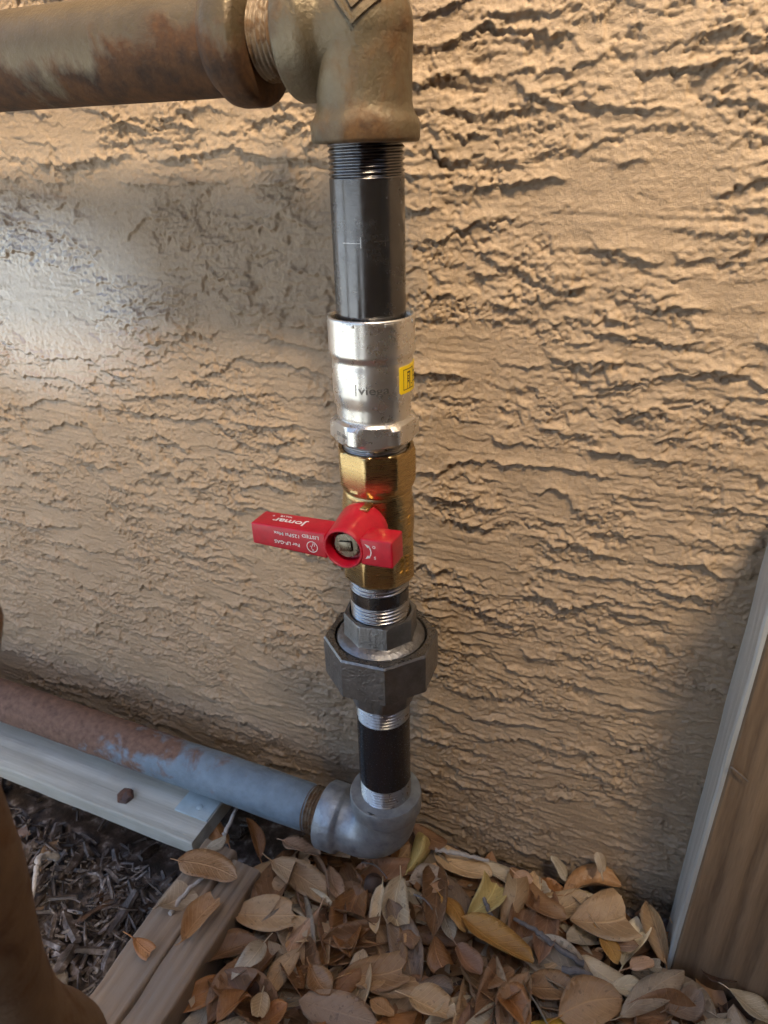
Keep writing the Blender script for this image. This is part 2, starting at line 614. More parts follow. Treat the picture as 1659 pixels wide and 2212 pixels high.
MT = dict(
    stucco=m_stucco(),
    pipe=m_black_pipe(),
    lacquer=m_plain('blue_black_lacquer', (0.011, 0.012, 0.016), 0.24, 0.6, var=0.3, nscale=300, bumpd=0.0001, bscale=1500),
    steel=m_metal('cut_thread_steel', (0.44, 0.44, 0.45), 0.3, 1.0, (0.32, 0.32, 0.33), 60, rr=0.05),
    thread_dark=m_metal('oiled_thread_steel', (0.20, 0.20, 0.21), 0.22, 1.0, (0.12, 0.12, 0.125), 60, rr=0.05),
    silver=m_metal('zinc_nickel_steel', (0.76, 0.735, 0.695), 0.28, 0.92, (0.72, 0.695, 0.66), 30, rr=0.03),
    stamp=m_plain('stamped_letter_metal', (0.20, 0.19, 0.18), 0.4, metallic=0.8),
    brass=m_metal('brushed_brass', (0.60, 0.43, 0.205), 0.28, 1.0, (0.50, 0.355, 0.165), 30, rr=0.06, stretch=(1, 1, 30), bumpd=0.00006, bscale=1200),
    brass_cast=m_metal('cast_brass', (0.62, 0.42, 0.15), 0.36, 1.0, (0.50, 0.33, 0.11), 60, bumpd=0.0002, bscale=900),
    red=m_plain('red_vinyl', (0.50, 0.005, 0.024), 0.36, 0.5, coat=0.2, var=0.16, nscale=140, bumpd=0.00012, bscale=420),
    white=m_plain('white_print', (0.80, 0.78, 0.78), 0.5, var=0.03),
    nut=m_metal('plated_nut_steel', (0.26, 0.235, 0.19), 0.3, 1.0, (0.17, 0.15, 0.12), 90),
    iron=m_metal('black_cast_iron', (0.27, 0.27, 0.275), 0.38, 0.9, (0.18, 0.18, 0.185), 120, bumpd=0.0009, bscale=480, rr=0.08),
    iron_cut=m_metal('machined_iron', (0.22, 0.215, 0.21), 0.30, 0.9, (0.14, 0.135, 0.13), 120),
    galv=m_metal('galvanised_iron', (0.42, 0.45, 0.48), 0.46, 0.6, (0.19, 0.21, 0.235), 90, bumpd=0.0011, bscale=170),
    lower_pipe=m_rusty('blue_grey_paint_over_rust', (0.195, 0.26, 0.32), (0.115, 0.062, 0.042), (0.26, 0.145, 0.095), 0.46, 52, 0.42, 0.0,
                       [(0, -3.0, 0.185), (1, 3.6, 0.004), (2, 6.0, 0.420)], soft=0.16, bumpd=0.0014),
    upper_pipe=m_rusty('rust_and_shade_galvanised_pipe', (0.145, 0.108, 0.062), (0.028, 0.013, 0.006), (0.12, 0.05, 0.014), 0.37, 26, 0.40, 0.4, [(2, -9.0, -0.038)], soft=0.12, bumpd=0.001),  # rust stains; underside shade is put into the denser dark rust
    upper_elbow=m_rusty('rust_stained_galvanised_elbow', (0.165, 0.13, 0.08), (0.042, 0.021, 0.009), (0.15, 0.075, 0.024), 0.44, 30, 0.40, 0.45, bumpd=0.0009, soft=0.15),
    rust_thread=m_rusty('rusty_thread', (0.26, 0.20, 0.14), (0.08, 0.045, 0.025), (0.20, 0.12, 0.06), 0.47, 90, 0.4, 0.5),
    brown_pipe=m_rusty('brown_rusted_pipe', (0.16, 0.105, 0.062), (0.075, 0.04, 0.022), (0.15, 0.085, 0.045), 0.5, 34, 0.7, soft=0.1),
    bolt=m_rusty('rusty_bolt_head', (0.10, 0.06, 0.05), (0.07, 0.028, 0.018), (0.16, 0.08, 0.05), 0.4, 120, 0.6),
    sticker=m_plain('yellow_vinyl_sticker', (0.86, 0.61, 0.01), 0.42, var=0.03),
    ink=m_plain('black_ink', (0.03, 0.025, 0.015), 0.5),
    pale_wood=m_wood('pale_new_lumber', (0.33, 0.32, 0.265), (0.52, 0.515, 0.46), 'X', 120, 0.65, 22, (0.37, 0.355, 0.30), 16.0, 0.45),
    timber=m_wood('weathered_timber', (0.15, 0.098, 0.06), (0.35, 0.25, 0.165), 'Y', 190, 0.7, 16, (0.26, 0.205, 0.155), 40.0, 0.5),
    post=m_wood('brown_grained_lumber', (0.10, 0.062, 0.036), (0.26, 0.172, 0.102), 'Z', 210, 0.62, 26, None, 18.0, 0.45),
    post_edge=m_wood('pale_edge_lumber', (0.32, 0.31, 0.28), (0.44, 0.43, 0.40), 'Z', 260, 0.6, 30, None, 20.0, 0.2, 'Y'),  # paler wood tone for the left edge strip
    fence=m_wood('dark_fence_boards', (0.045, 0.028, 0.019), (0.10, 0.065, 0.045), 'Z', 60, 0.75, 20),
    plate=m_plain('pale_blue_zinc_plate', (0.42, 0.52, 0.56), 0.42, metallic=0.3, bumpd=0.0003),
    twig=m_plain('grey_twig_bark', (0.16, 0.135, 0.12), 0.75, var=0.3, nscale=300, bumpd=0.0006, bscale=500),
    stick=m_plain('pale_bleached_stick', (0.42, 0.38, 0.34), 0.65, var=0.2, nscale=300, bumpd=0.0004),
    acorn=m_plain('dark_acorn_shell', (0.075, 0.042, 0.028), 0.45, var=0.25, nscale=200),
    soil=m_mulch(),
    slab=m_plain('cool_bounce_concrete', (0.40, 0.52, 0.66), 0.85, var=0.1, nscale=6, bumpd=0.001, bscale=120),  # blue put into the concrete colour to cool its bounced light
)
LEAF_COL = dict(
    tan=((0.30, 0.19, 0.105), (0.46, 0.33, 0.21)), tan2=((0.27, 0.155, 0.078), (0.42, 0.27, 0.15)), tan3=((0.34, 0.215, 0.12), (0.48, 0.34, 0.21)),
    orange=((0.22, 0.095, 0.034), (0.38, 0.19, 0.078)), orange2=((0.25, 0.13, 0.055), (0.38, 0.235, 0.13)),
    pink=((0.40, 0.24, 0.16), (0.56, 0.40, 0.30)), pinkb=((0.22, 0.12, 0.075), (0.36, 0.22, 0.15)),
    brown=((0.155, 0.078, 0.04), (0.29, 0.17, 0.095)), brown2=((0.20, 0.105, 0.05), (0.33, 0.20, 0.11)),
    grey=((0.34, 0.30, 0.25), (0.55, 0.51, 0.45)), greyb=((0.24, 0.19, 0.145), (0.44, 0.37, 0.30)), greyc=((0.44, 0.37, 0.27), (0.62, 0.55, 0.44)),
    greybrown=((0.165, 0.115, 0.085), (0.29, 0.22, 0.175)), lav=((0.26, 0.225, 0.215), (0.44, 0.40, 0.39)),
    cream=((0.46, 0.34, 0.22), (0.66, 0.54, 0.39)), cream2=((0.40, 0.28, 0.17), (0.60, 0.46, 0.31)), white=((0.55, 0.49, 0.37), (0.74, 0.68, 0.56)),
    yellow=((0.50, 0.38, 0.13), (0.66, 0.55, 0.27)), yellow2=((0.42, 0.27, 0.035), (0.52, 0.36, 0.08)), ochre=((0.36, 0.175, 0.04), (0.52, 0.30, 0.09)),
    dark=((0.045, 0.026, 0.018), (0.12, 0.07, 0.045)), slate=((0.06, 0.055, 0.058), (0.17, 0.16, 0.165)),
)
TONE = (1.12, 1.03, 0.86)
LM = {k: m_leaf('dry_leaf_' + k, tuple(x * t for x, t in zip(c[0], TONE)), tuple(x * t for x, t in zip(c[1], TONE)), 0.38 if k in ('orange', 'orange2', 'lav', 'pink', 'slate') else 0.46) for k, c in LEAF_COL.items()}

# ------------------------------------------------------------------ the setting
def grid_object(name, X, Z, P, mat_, parent=None, flip=False):
    """fast quad sheet: P has shape (len(Z), len(X), 3) in mm"""
    nz, nx = P.shape[:2]
    me = bpy.data.meshes.new(name)
    me.vertices.add(nx * nz)
    me.vertices.foreach_set('co', (P.reshape(-1, 3) * MM).astype(np.float32).ravel())
    i = np.arange(nz - 1)[:, None] * nx + np.arange(nx - 1)[None, :]
    q = np.stack([i, i + 1, i + nx + 1, i + nx], axis=-1)
    if flip: q = q[..., ::-1]
    q = q.reshape(-1).astype(np.int32)
    nf = (nx - 1) * (nz - 1)
    me.loops.add(nf * 4)
    me.loops.foreach_set('vertex_index', q)
    me.polygons.add(nf)
    me.polygons.foreach_set('loop_start', np.arange(nf, dtype=np.int32) * 4)
    me.polygons.foreach_set('loop_total', np.full(nf, 4, dtype=np.int32))
    me.update(calc_edges=True)
    me.polygons.foreach_set('use_smooth', np.ones(nf, dtype=bool))
    return link(name, me, mat_, parent)


WALL_Y = 50.0
STEP = 0.74
xs = np.concatenate([np.linspace(-2600, -486, 44), np.arange(-480, 200, STEP), np.linspace(206, 2400, 44)])
zs = np.concatenate([np.linspace(-620, -494, 14), np.arange(-490, 100, STEP), np.linspace(106, 1640, 36)])
GX, GZ = np.meshgrid(xs, zs)
HH = stucco_height(GX.astype(np.float32), GZ.astype(np.float32)).astype(np.float64)
P = np.stack([GX, WALL_Y + 2.6 - HH, GZ], axis=-1)
wall = empty('stucco_wall', (0, 60, -480))
tag(wall, 'tan painted wall of rough trowelled stucco behind the pipes', 'wall')
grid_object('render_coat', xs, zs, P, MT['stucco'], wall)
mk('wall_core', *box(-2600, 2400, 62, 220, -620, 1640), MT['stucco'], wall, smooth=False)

# ground: one sheet out to the horizon, a little lower where the bark lies
gx = np.concatenate([np.linspace(-60000, -1200, 14), np.linspace(-1000, -460, 12), np.arange(-450, 330, 6.0), np.linspace(345, 1000, 12), np.linspace(1200, 60000, 14)])
gy = np.concatenate([np.linspace(-60000, -1200, 14), np.linspace(-1000, -320, 14), np.arange(-310, 60, 6.0), np.linspace(66, 400, 6), np.linspace(800, 60000, 8)])
QX, QY = np.meshgrid(gx, gy)
GH = -478 - 17 * sst(-70, -150, QX) * sst(80, 40, QY) + 4 * pn(QX / 60, QY / 60, 51) + 2.0 * pn(QX / 14, QY / 14, 52)
ground = grid_object('ground', gx, gy, np.stack([QX, QY, GH], axis=-1), MT['soil'])
tag(ground, kind='structure')


def ground_z(x, y):
    return float(-478 - 17 * sst(-70, -150, np.array(x)) * sst(80, 40, np.array(y)) + 4 * pn(np.array([x / 60]), np.array([y / 60]), 51)[0])


slab = mk('concrete_patio', *join(box(-12000, -640, -9000, -20, -520, -448, 8)), MT['slab'])
tag(slab, kind='structure')
slab2 = mk('concrete_path', *join(box(-632, 20, -8900, -560, -520, -449, 8)), MT['slab'])
tag(slab2, kind='structure')

fence = empty('board_fence', (900, -711, -480))
tag(fence, 'dark brown unseen board fence opposite the stucco wall, with added boards blocking sun', 'fence')
bx0 = 25.0
while bx0 < 2600:
    mk('board', *box(bx0, bx0 + 138, -722 + random.uniform(-2, 2), -700, -500, (1250 if bx0 < 400 else 1140) + random.uniform(-8, 8), 2, 1), MT['fence'], fence, smooth=False)  # out of view; stepped tops set how much sun reaches the wall
    bx0 += 144
for zz in (-250, 320, 900):
    mk('rail', *box(25, 2620, -764, -725, zz - 44, zz + 44, 2, 1), MT['fence'], fence, smooth=False)

for k in range(7):
    mk('sun_blocker_board', *box(-900, 18, -724, -700, 300 + 136 * k, 300 + 136 * k + 134, 2, 1), MT['fence'], fence, smooth=False)  # unseen boards added to keep the sun off the left of the wall
mk('blocker_post', *box(-990, -904, -756, -670, -500, 1280, 3, 1), MT['fence'], fence, smooth=False)  # unseen post added to carry the sun-blocking boards
side = empty('board_fence', (1500, -330, -480))
tag(side, 'dark brown side fence closing the gap right of the post', 'fence')
by0 = -690.0
while by0 < 20:
    mk('board', *box(1500 + random.uniform(-2, 2), 1522, by0, by0 + 112, -500, 1380 + random.uniform(-8, 8), 2, 1), MT['fence'], side, smooth=False)
    by0 += 118
far = empty('board_fence', (-3000, -9100, -480))
tag(far, 'distant dark board fence across the patio', 'fence')
bx0 = -9000.0
while bx0 < -80:
    mk('board', *box(bx0, bx0 + 288, -9120 + random.uniform(-4, 4), -9090, -500, 1250 + random.uniform(-8, 8), 2, 1), MT['fence'], far, smooth=False)
    bx0 += 294
eave = empty('roof_eave', (400, -110, 1500))
tag(eave, 'timber roof eave projecting from the top of the wall', 'eave')
for k in range(2):
    mk('board', *box(-1600, 2600, 46 - 140 * (k + 1) + 3, 46 - 140 * k - 3, 1500, 1522, 2, 1), MT['timber'], eave, smooth=False)
mk('fascia', *box(-1600, 2600, -272, -240, 1470, 1630, 3, 1), MT['timber'], eave, smooth=False)

# ------------------------------------------------------------------ the gas pipe: one rigid run of pipe and fittings
gas = empty('gas_pipe', (0, 0, -446))
tag(gas, 'vertical gas pipe with red handled valve, elbows and fittings in front of stucco', 'pipe')

# --- upper run (older, rust stained)
ZU = 45.0
RX = Matrix.Rotation(math.radians(-90), 4, 'Y')            # local +Z -> world -X


def along_x(profile, z, n=56):
    """lathe whose axis is world X, profile (x, r) from right to left"""
    V, Fc = lathe([(-x, r) for x, r in profile], n)
    return [(-p[2], p[1], z + p[0]) for p in V], Fc


up = mk('upper_pipe', *along_x([(-55, 19.0), (-62, 20.9), (-65, 21.2), (-200, 21.2), (-900, 21.2)], ZU), MT['upper_pipe'], gas)
up['label'] = 'rust stained horizontal pipe at the top left'
mk('collar', *along_x([(-45.5, 17.0), (-46.0, 23.5), (-47.3, 25.2), (-49, 25.9), (-58, 25.9), (-61, 25.2), (-64, 22.4), (-66, 21.0)], ZU), MT['upper_pipe'], gas)
V, Fc = thread(0, 20, 17.0, 2.4, 1.4)
mk('thread', [(-26 - p[2], p[1], ZU + p[0]) for p in V], Fc, MT['rust_thread'], gas, sharp=None)

vert = lathe([(4.6, 17.2), (4.0, 21.0), (4.4, 22.6), (5.6, 23.2), (11.0, 23.2), (12.6, 22.7), (14.0, 21.6), (16.0, 20.5), (19.0, 20.0), (30, 20.0), (ZU, 20.4)], 72)
hori = along_x([(0, 20.4), (-6, 20.6), (-10, 20.9), (-12, 21.6), (-14, 23.4), (-16, 24.6), (-19, 25.2), (-27.5, 25.3), (-28.8, 24.8), (-29.4, 23.4), (-29.0, 20.5), (-28.0, 17.2)], ZU, 72)
ball = lathe([(ZU + 20.6 * math.sin(math.radians(t)), 20.6 * math.cos(math.radians(t))) for t in range(-88, 89, 8)], 72)
ue = mk('upper_elbow', *join(vert, hori, ball), MT['upper_elbow'], gas, sharp=50)
ue['label'] = 'rust stained elbow turning the top pipe downwards'
# cast emblem: a diamond outline with a bent bar inside, raised on the bend
EC = Vector((0, 0, ZU))
EN = Vector((5.5, -17.2, 8.8)).normalized()
EU = Vector((1, 0, 0)); EU = (EU - EN * EU.dot(EN)).normalized()
EV = EN.cross(EU)
if EV.z < 0: EV = -EV


def emb(pts, w):
    """raised bars along points of the emblem plane, bent onto the round elbow"""
    out = []
    for (a0, b0), (a1, b1) in zip(pts[:-1], pts[1:]):
        d = Vector((a1 - a0, b1 - b0)).normalized(); q = Vector((-d.y, d.x)) * w / 2
        rows = []
        for k in range(5):
            t = -0.06 + 1.12 * k / 4
            ca, cb = a0 + (a1 - a0) * t, b0 + (b1 - b0) * t
            row = []
            for s_, hh in ((1.3, -0.4), (0.7, 1.1), (-0.7, 1.1), (-1.3, -0.4)):
                dr = (EN * 20.6 + EU * (ca + q.x * s_) + EV * (cb + q.y * s_)).normalized()
                row.append(tuple(EC + dr * (20.6 + hh)))
            rows.append(row)
        out.append(rings(rows, True, True, True))
    return out


dia = [(0, 10.5), (9.6, 0), (0, -10.5), (-9.6, 0), (0, 10.5)]
mk('emblem', *join(*(emb(dia, 1.7) + emb([(-4.6, 0.4), (-0.5, -5.0), (4.2, 0.0), (0.4, 4.2), (-1.8, 1.6), (1.2, -1.4)], 1.4))), MT['upper_elbow'], ue, sharp=50)

# --- upper nipple
mk('thread', *thread(-9.6, 5.5, 16.9, 2.25, 1.0), MT['thread_dark'], gas, sharp=None)
un = mk('upper_nipple', *lathe([(-84, 16.5), (-9.4, 16.5), (-8.6, 15.8)], 72), MT['pipe'], gas)
un['label'] = 'black steel pipe nipple below the upper elbow'
scr = []
for az, z0, z1, w in ((-78, -32, -36.5, 0.16), (-40, -32, -36, 0.16)):
    scr.append(on_cyl(box(-w, w, z1, z0, 0, 0.06), az, 0, 16.5))
for az0, az1, z in ((-108, -78, -34.6), (-58, -34, -34.0)):
    n = 8
    for k in range(n):
        a0 = az0 + (az1 - az0) * k / n; a1 = az0 + (az1 - az0) * (k + 1) / n
        hw = math.radians(a1 - a0) * 16.5 / 2
        scr.append(on_cyl(box(-hw, hw, -0.13, 0.13, 0, 0.05), (a0 + a1) / 2, z, 16.5))
mk('scribe_mark', *join(*scr), MT['steel'], un, smooth=False)

# --- press coupling
SIL = [(-131, 15.4), (-129.4, 15.6), (-128.6, 17.8)]
pc_prof = [(-128, 17.0), (-116.8, 18.2), (-115.8, 18.5), (-114.6, 18.55), (-110.5, 18.6), (-109.3, 18.75), (-108.0, 19.1), (-104.6, 19.75), (-103, 19.95),
           (-92, 19.95), (-90.4, 19.8), (-88.8, 19.55), (-87.9, 19.5), (-86.8, 19.75), (-85.4, 20.5), (-84.4, 20.95), (-83.4, 21.05), (-82.2, 20.95),
           (-69.2, 21.0), (-68.0, 21.05), (-67.4, 20.75), (-67.2, 20.2), (-67.5, 19.4), (-69.0, 18.9), (-74.0, 18.6), (-74.5, 16.0)]
pcup = mk('press_coupling', *lathe(pc_prof, 96), MT['silver'], gas, sharp=60)
pcup['label'] = 'shiny silver press coupling with yellow sticker'
hexl = [(-128.8, poly(6, 23.4, -96, 17.6)), (-128.2, poly(6, 23.4, -96, 20.4)), (-126.8, poly(6, 23.4, -96, 22.4)), (-119.6, poly(6, 23.4, -96, 22.4)), (-118.0, poly(6, 23.4, -96, 21.0)), (-117.0, poly(6, 23.4, -96, 19.4)), (-116.6, 18.2)]
mk('hex_collar', *lathe(hexl, 120), MT['silver'], pcup, sharp=25)
mk('thread', *thread(-140, -128.4, 16.9, 2.25, 1.1), MT['steel'], pcup, sharp=None)
mk('rim_notch', *join(on_cyl(box(-2.2, 2.2, -1.4, 0.6, -0.3, 0.35, 0.3), -43, -69.0, 21.0), on_cyl(box(-2.0, 2.0, -1.2, 0.6, -0.3, 0.35, 0.3), -93, -69.0, 21.0), on_cyl(box(-1.6, 1.6, -1.4, 0.6, -0.3, 0.35, 0.3), 2, -69.0, 21.0)), MT['silver'], pcup)
mk('lettering', *on_cyl(text_vf('viega', 5.6, 15.0, 0.16, 0.06), -65, -99.8, 19.95), MT['stamp'], pcup, smooth=False)
mk('lettering', *on_cyl(text_vf('|', 6.0, None, 0.1), -90, -99.2, 19.95), MT['stamp'], pcup, smooth=False)
fl = math.radians(-96 - 30 + 60 - 60)
nrm = Vector((math.cos(fl), math.sin(fl), 0))
tx = Vector((-nrm.y, nrm.x, 0))
ap6 = 23.4 * math.cos(math.pi / 6)
mk('lettering', *on_plane(text_vf('ISO 600', 2.9, 9.6, 0.08, 0.02), nrm * ap6 + tx * 3.0 + Vector((0, 0, -123.2)), tx, (0, 0, 1)), MT['stamp'], pcup, smooth=False)


def patch(az0, az1, z0, z1, r, h, rc=0.0, n=20, m=6):
    """curved rectangle on a cylinder with rounded corners"""
    bot, top = [], []
    pts = []
    wa = math.radians(az1 - az0) * r
    hh = z1 - z0
    for cx_, cy_, a0 in ((wa - rc, hh - rc, 0), (rc, hh - rc, 90), (rc, rc, 180), (wa - rc, rc, 270)):
        for k in range(m + 1):
            t = math.radians(a0 + 90 * k / m)
            pts.append((cx_ + rc * math.cos(t), cy_ + rc * math.sin(t)))
    # columns across so that the patch bends with the cylinder
    cols = []
    xs_ = sorted(set([round(p[0], 4) for p in pts] + [wa * k / n for k in range(n + 1)]))
    for x in xs_:
        dx = 0.0
        if x < rc: dx = rc - math.sqrt(max(0, rc * rc - (rc - x) ** 2))
        if x > wa - rc: dx = rc - math.sqrt(max(0, rc * rc - (x - wa + rc) ** 2))
        cols.append((x, dx, hh - dx))
    V, Fc = [], []
    for x, lo, hi in cols:
        t = math.radians(az0) + x / r
        for y in (lo, hi):
            for q in (r - 0.1, r + h):
                V.append((q * math.cos(t), q * math.sin(t), z0 + y))
    for k in range(len(cols) - 1):
        a, b = 4 * k, 4 * (k + 1)
        Fc += [(a + 1, b + 1, b + 3, a + 3), (a + 2, b + 2, b, a), (a, b, b + 1, a + 1), (a + 3, b + 3, b + 2, a + 2)]
    Fc += [(0, 1, 3, 2), (4 * len(cols) - 4, 4 * len(cols) - 2, 4 * len(cols) - 1, 4 * len(cols) - 3)]
    return V, Fc


st = mk('sticker', *patch(-27.5, 30, -102.8, -89.6, 19.95, 0.14, 1.3), MT['sticker'], pcup, sharp=50)
ik = [patch(-20, -19.2, -100.9, -91.4, 20.1, 0.06), patch(4.0, 4.8, -101.6, -91.0, 20.1, 0.06), patch(-20, 4.8, -101.1, -100.75, 20.1, 0.06), patch(-20, 4.8, -91.5, -91.15, 20.1, 0.06),
      patch(-11.5, -10.6, -100.7, -93.0, 20.1, 0.06), patch(-6.6, -5.9, -100.7, -93.0, 20.1, 0.06), patch(-4.4, -3.7, -100.7, -93.0, 20.1, 0.06),
      patch(-11.5, -3.7, -93.3, -92.6, 20.1, 0.06), patch(-11.5, -6.0, -95.0, -94.5, 20.1, 0.06), patch(-11.5, -6.0, -96.3, -95.8, 20.1, 0.06), patch(-11.0, -6.2, -97.6, -96.9, 20.1, 0.06),
      patch(-1.5, 1.8, -99.2, -98.8, 20.1, 0.06), patch(8, 22, -94, -93.4, 20.1, 0.06), patch(8, 22, -96.5, -95.9, 20.1, 0.06), patch(8, 22, -99, -98.4, 20.1, 0.06)]
mk('pictogram', *join(*ik), MT['ink'], pcup, smooth=False)

# --- brass ball valve
VX = 0.6
TV = Matrix.Translation((VX, 0, 0))
o8 = lambda c, lim=1e9: poly(8, c, -82.7, lim)
bv = [(-190, 17.2), (-186, 18.6), (-180, 19.3), (-172, 19.4), (-165, 18.9), (-159, 18.2), (-157.4, 18.1), (-156.6, 17.7), (-155.8, 18.1), (-155.2, 18.8),
      (-153.6, 19.4), (-152.4, o8(20.6, 20.0)), (-150.6, o8(20.9)), (-134.6, o8(20.9)), (-133.4, o8(20.6, 20.2)), (-133.0, 19.3), (-133.2, 17.6), (-136, 17.0), (-137, 15.5)]
valve = mk('ball_valve', *lathe(bv, 120, True, True, TV), MT['brass'], gas, sharp=24)
valve['label'] = 'brass gas ball valve with a red lever'
o8b = lambda c, lim=1e9: poly(8, c, -91, lim)
mk('lower_hex', *lathe([(-209.6, 16.0), (-210.2, 17.5), (-209.6, o8b(19.6, 18.9)), (-207.8, o8b(20.4)), (-190, o8b(20.4)), (-187, o8b(20.2, 19.3)), (-185.5, 18.4)], 120, True, True, TV), MT['brass'], valve, sharp=24)
# cast letters and marks along the right flank
for body, az, z, sz in (('CSA', -10, -172, 3.0), ('1"', -30, -169.5, 3.2), ('UL', -8, -180, 3.4)):
    V, Fc = text_vf(body, sz, None, 0.35, 0.05)
    V = [(-p[1], p[0], p[2]) for p in V]
    mk('lettering', *xf(on_cyl((V, Fc), az, z, 19.2), TV), MT['brass_cast'], valve, smooth=False)
for body, az in (('ANSI', -26), ('B16.33', -14)):
    V, Fc = text_vf(body, 3.3, 11.5, 0.3, 0.04)
    V = [(-p[1], p[0], p[2]) for p in V]
    mk('lettering', *xf(on_cyl((V, Fc), az, -198, 19.2), TV), MT['brass_cast'], valve, smooth=False)
mk('stem_boss', *xf(lathe([(10, 11.0), (24, 10.2), (27, 9.8)], 48), TV @ Matrix.Translation((0, 0, -171.5)) @ Matrix.Rotation(math.radians(90), 4, 'X')), MT['brass'], valve)

HZ = -171.8
HX = 1.0
MH = Matrix.Translation((HX, 0, HZ)) @ Matrix.Rotation(math.radians(90), 4, 'X')     # local z -> world -Y
MROT = Matrix.Translation((HX, 0, HZ)) @ Matrix.Rotation(math.radians(-1.2), 4, 'Y') @ Matrix.Translation((-HX, 0, -HZ))
hub = lathe([(18.0, 12.0), (18.3, 13.4), (19.5, 14.0), (22, 13.8), (30, 12.6), (38, 11.5), (41.6, 11.0), (43.0, 10.8), (43.9, 10.2), (43.9, 9.6), (43.0, 9.0), (36.0, 8.8), (35.4, 8.0)], 72, True, True, MH)


def bar(x0, x1, za0, za1, zb0, zb1, y0, y1, yb0, yb1, bev):
    bm = bmesh.new()
    bmesh.ops.create_cube(bm, size=1.0)
    for v in bm.verts:
        t = 0 if v.co.x < 0 else 1
        z0, z1 = (za0, za1) if t == 0 else (zb0, zb1)
        f0, f1 = (y0, y1) if t == 0 else (yb0, yb1)
        v.co = Vector((x1 if t else x0, f1 if v.co.y > 0 else f0, z1 if v.co.z > 0 else z0))
    bmesh.ops.bevel(bm, geom=bm.edges[:], offset=bev, segments=3, affect='EDGES', profile=0.6)
    bm.verts.index_update()
    V = [tuple(v.co) for v in bm.verts]; Fc = [tuple(v.index for v in f.verts) for f in bm.faces]
    bm.free()
    return V, Fc


lb_ = bar(-51.5, -8.4, -177.9, -165.9, -179.2, -165.2, -43.2, -28.5, -43.2, -28.5, 1.1)
rb_ = bar(10.2, 27.0, -179.0, -164.6, -178.4, -164.0, -43.2, -29.5, -43.2, -29.5, 1.1)
handle = mk('handle', *xf(join(hub, lb_, rb_), MROT), MT['red'], valve, sharp=40)
handle['label'] = 'red lever handle with white print, turned crosswise'
mk('handle_nut', *join(xf(lathe([(35.0, poly(6, 7.2, 20)), (39.0, poly(6, 7.2, 20)), (39.8, poly(6, 7.2, 20, 6.4)), (39.9, 4.6)], 72), MH)), MT['nut'], valve, sharp=25)
mk('stem', *xf(box(-3.3, 3.3, -2.6, 2.6, 37, 41.0, 0.3), MH @ Matrix.Rotation(math.radians(8), 4, 'Z')), MT['nut'], valve)
mk('stop_tab', *box(2.4, 6.6, -26, -19, -159.4, -157.4, 0.4), MT['brass'], valve)

pr = []
YF = -43.32


def front(vf, x, z):
    return on_plane(vf, (x, YF, z), (-1, 0, 0), (0, 0, -1))


pr.append(front(text_vf('LISTED', 2.5, 9.4, 0.04, 0.015), -16.9, -168.3))
pr.append(front(text_vf('125Psi Max', 2.6, 14.6, 0.04, 0.015), -30.6, -169.3))
pr.append(front(text_vf('For LP-GAS', 2.6, 14.6, 0.04, 0.02), -30.8, -174.2))
pr.append(front(text_vf('U', 2.3, None, 0.04, 0.02), -15.5, -172.6))
pr.append(front(text_vf('L', 2.3, None, 0.04, 0.02), -17.0, -174.2))
pr.append(front(text_vf('\u00ae', 1.3, None, 0.04), -16.0, -175.6))
pr2 = []
pr2.append(front(text_vf('O', 2.1, None, 0.04, 0.02), 17.6, -168.0))
pr2.append(front(text_vf('S', 2.1, None, 0.04, 0.02), 17.9, -173.8))


def flat_ring(cx_, cz_, r0, r1, a0, a1, n=32):
    rows = []
    for k in range(n + 1):
        t = math.radians(a0 + (a1 - a0) * k / n)
        rows.append([(cx_ + r * math.cos(t), YF + dy, cz_ + r * math.sin(t)) for r, dy in ((r0, 0.04), (r1, 0.04), (r1, -0.04), (r0, -0.04))])
    return rings(rows, True, True, True)


pr.append(flat_ring(-16.3, -173.8, 2.75, 3.1, 0, 359.9))
pr2.append(flat_ring(11.8, -171.0, 3.9, 4.4, -48, 48))
for s in (-1, 1):
    t = math.radians(50 * s)
    px_, pz_ = 11.8 + 4.15 * math.cos(t), -171.0 + 4.15 * math.sin(t)
    tri = [(px_ + 1.0, pz_), (px_ - 0.2, pz_ - 1.1 * s), (px_ - 1.7, pz_ + 0.9 * s)]
    pr2.append(rings([[(a_, YF + 0.04, b_) for a_, b_ in tri], [(a_, YF - 0.04, b_) for a_, b_ in tri]]))
ZT = -165.45


def topf(vf, x, y):
    return on_plane(vf, (x, y, ZT + 0.010 * (x + 30)), (-1, 0, -0.010), (0, -1, 0))


pr3 = []
pr3.append(topf(text_vf('Jomar', 6.0, 19.5, 0.05, 0.10), -32.2, -36.2))
pr3.append(topf(text_vf('VALVE', 2.0, 7.0, 0.05, 0.02), -36.5, -32.1))
pr3.append(topf(text_vf('\u00ae', 1.6, None, 0.05), -43.6, -33.0))
for q_ in (pr, pr2, pr3):
    mk('lettering', *xf(join(*q_), MROT), MT['white'], valve, smooth=False)

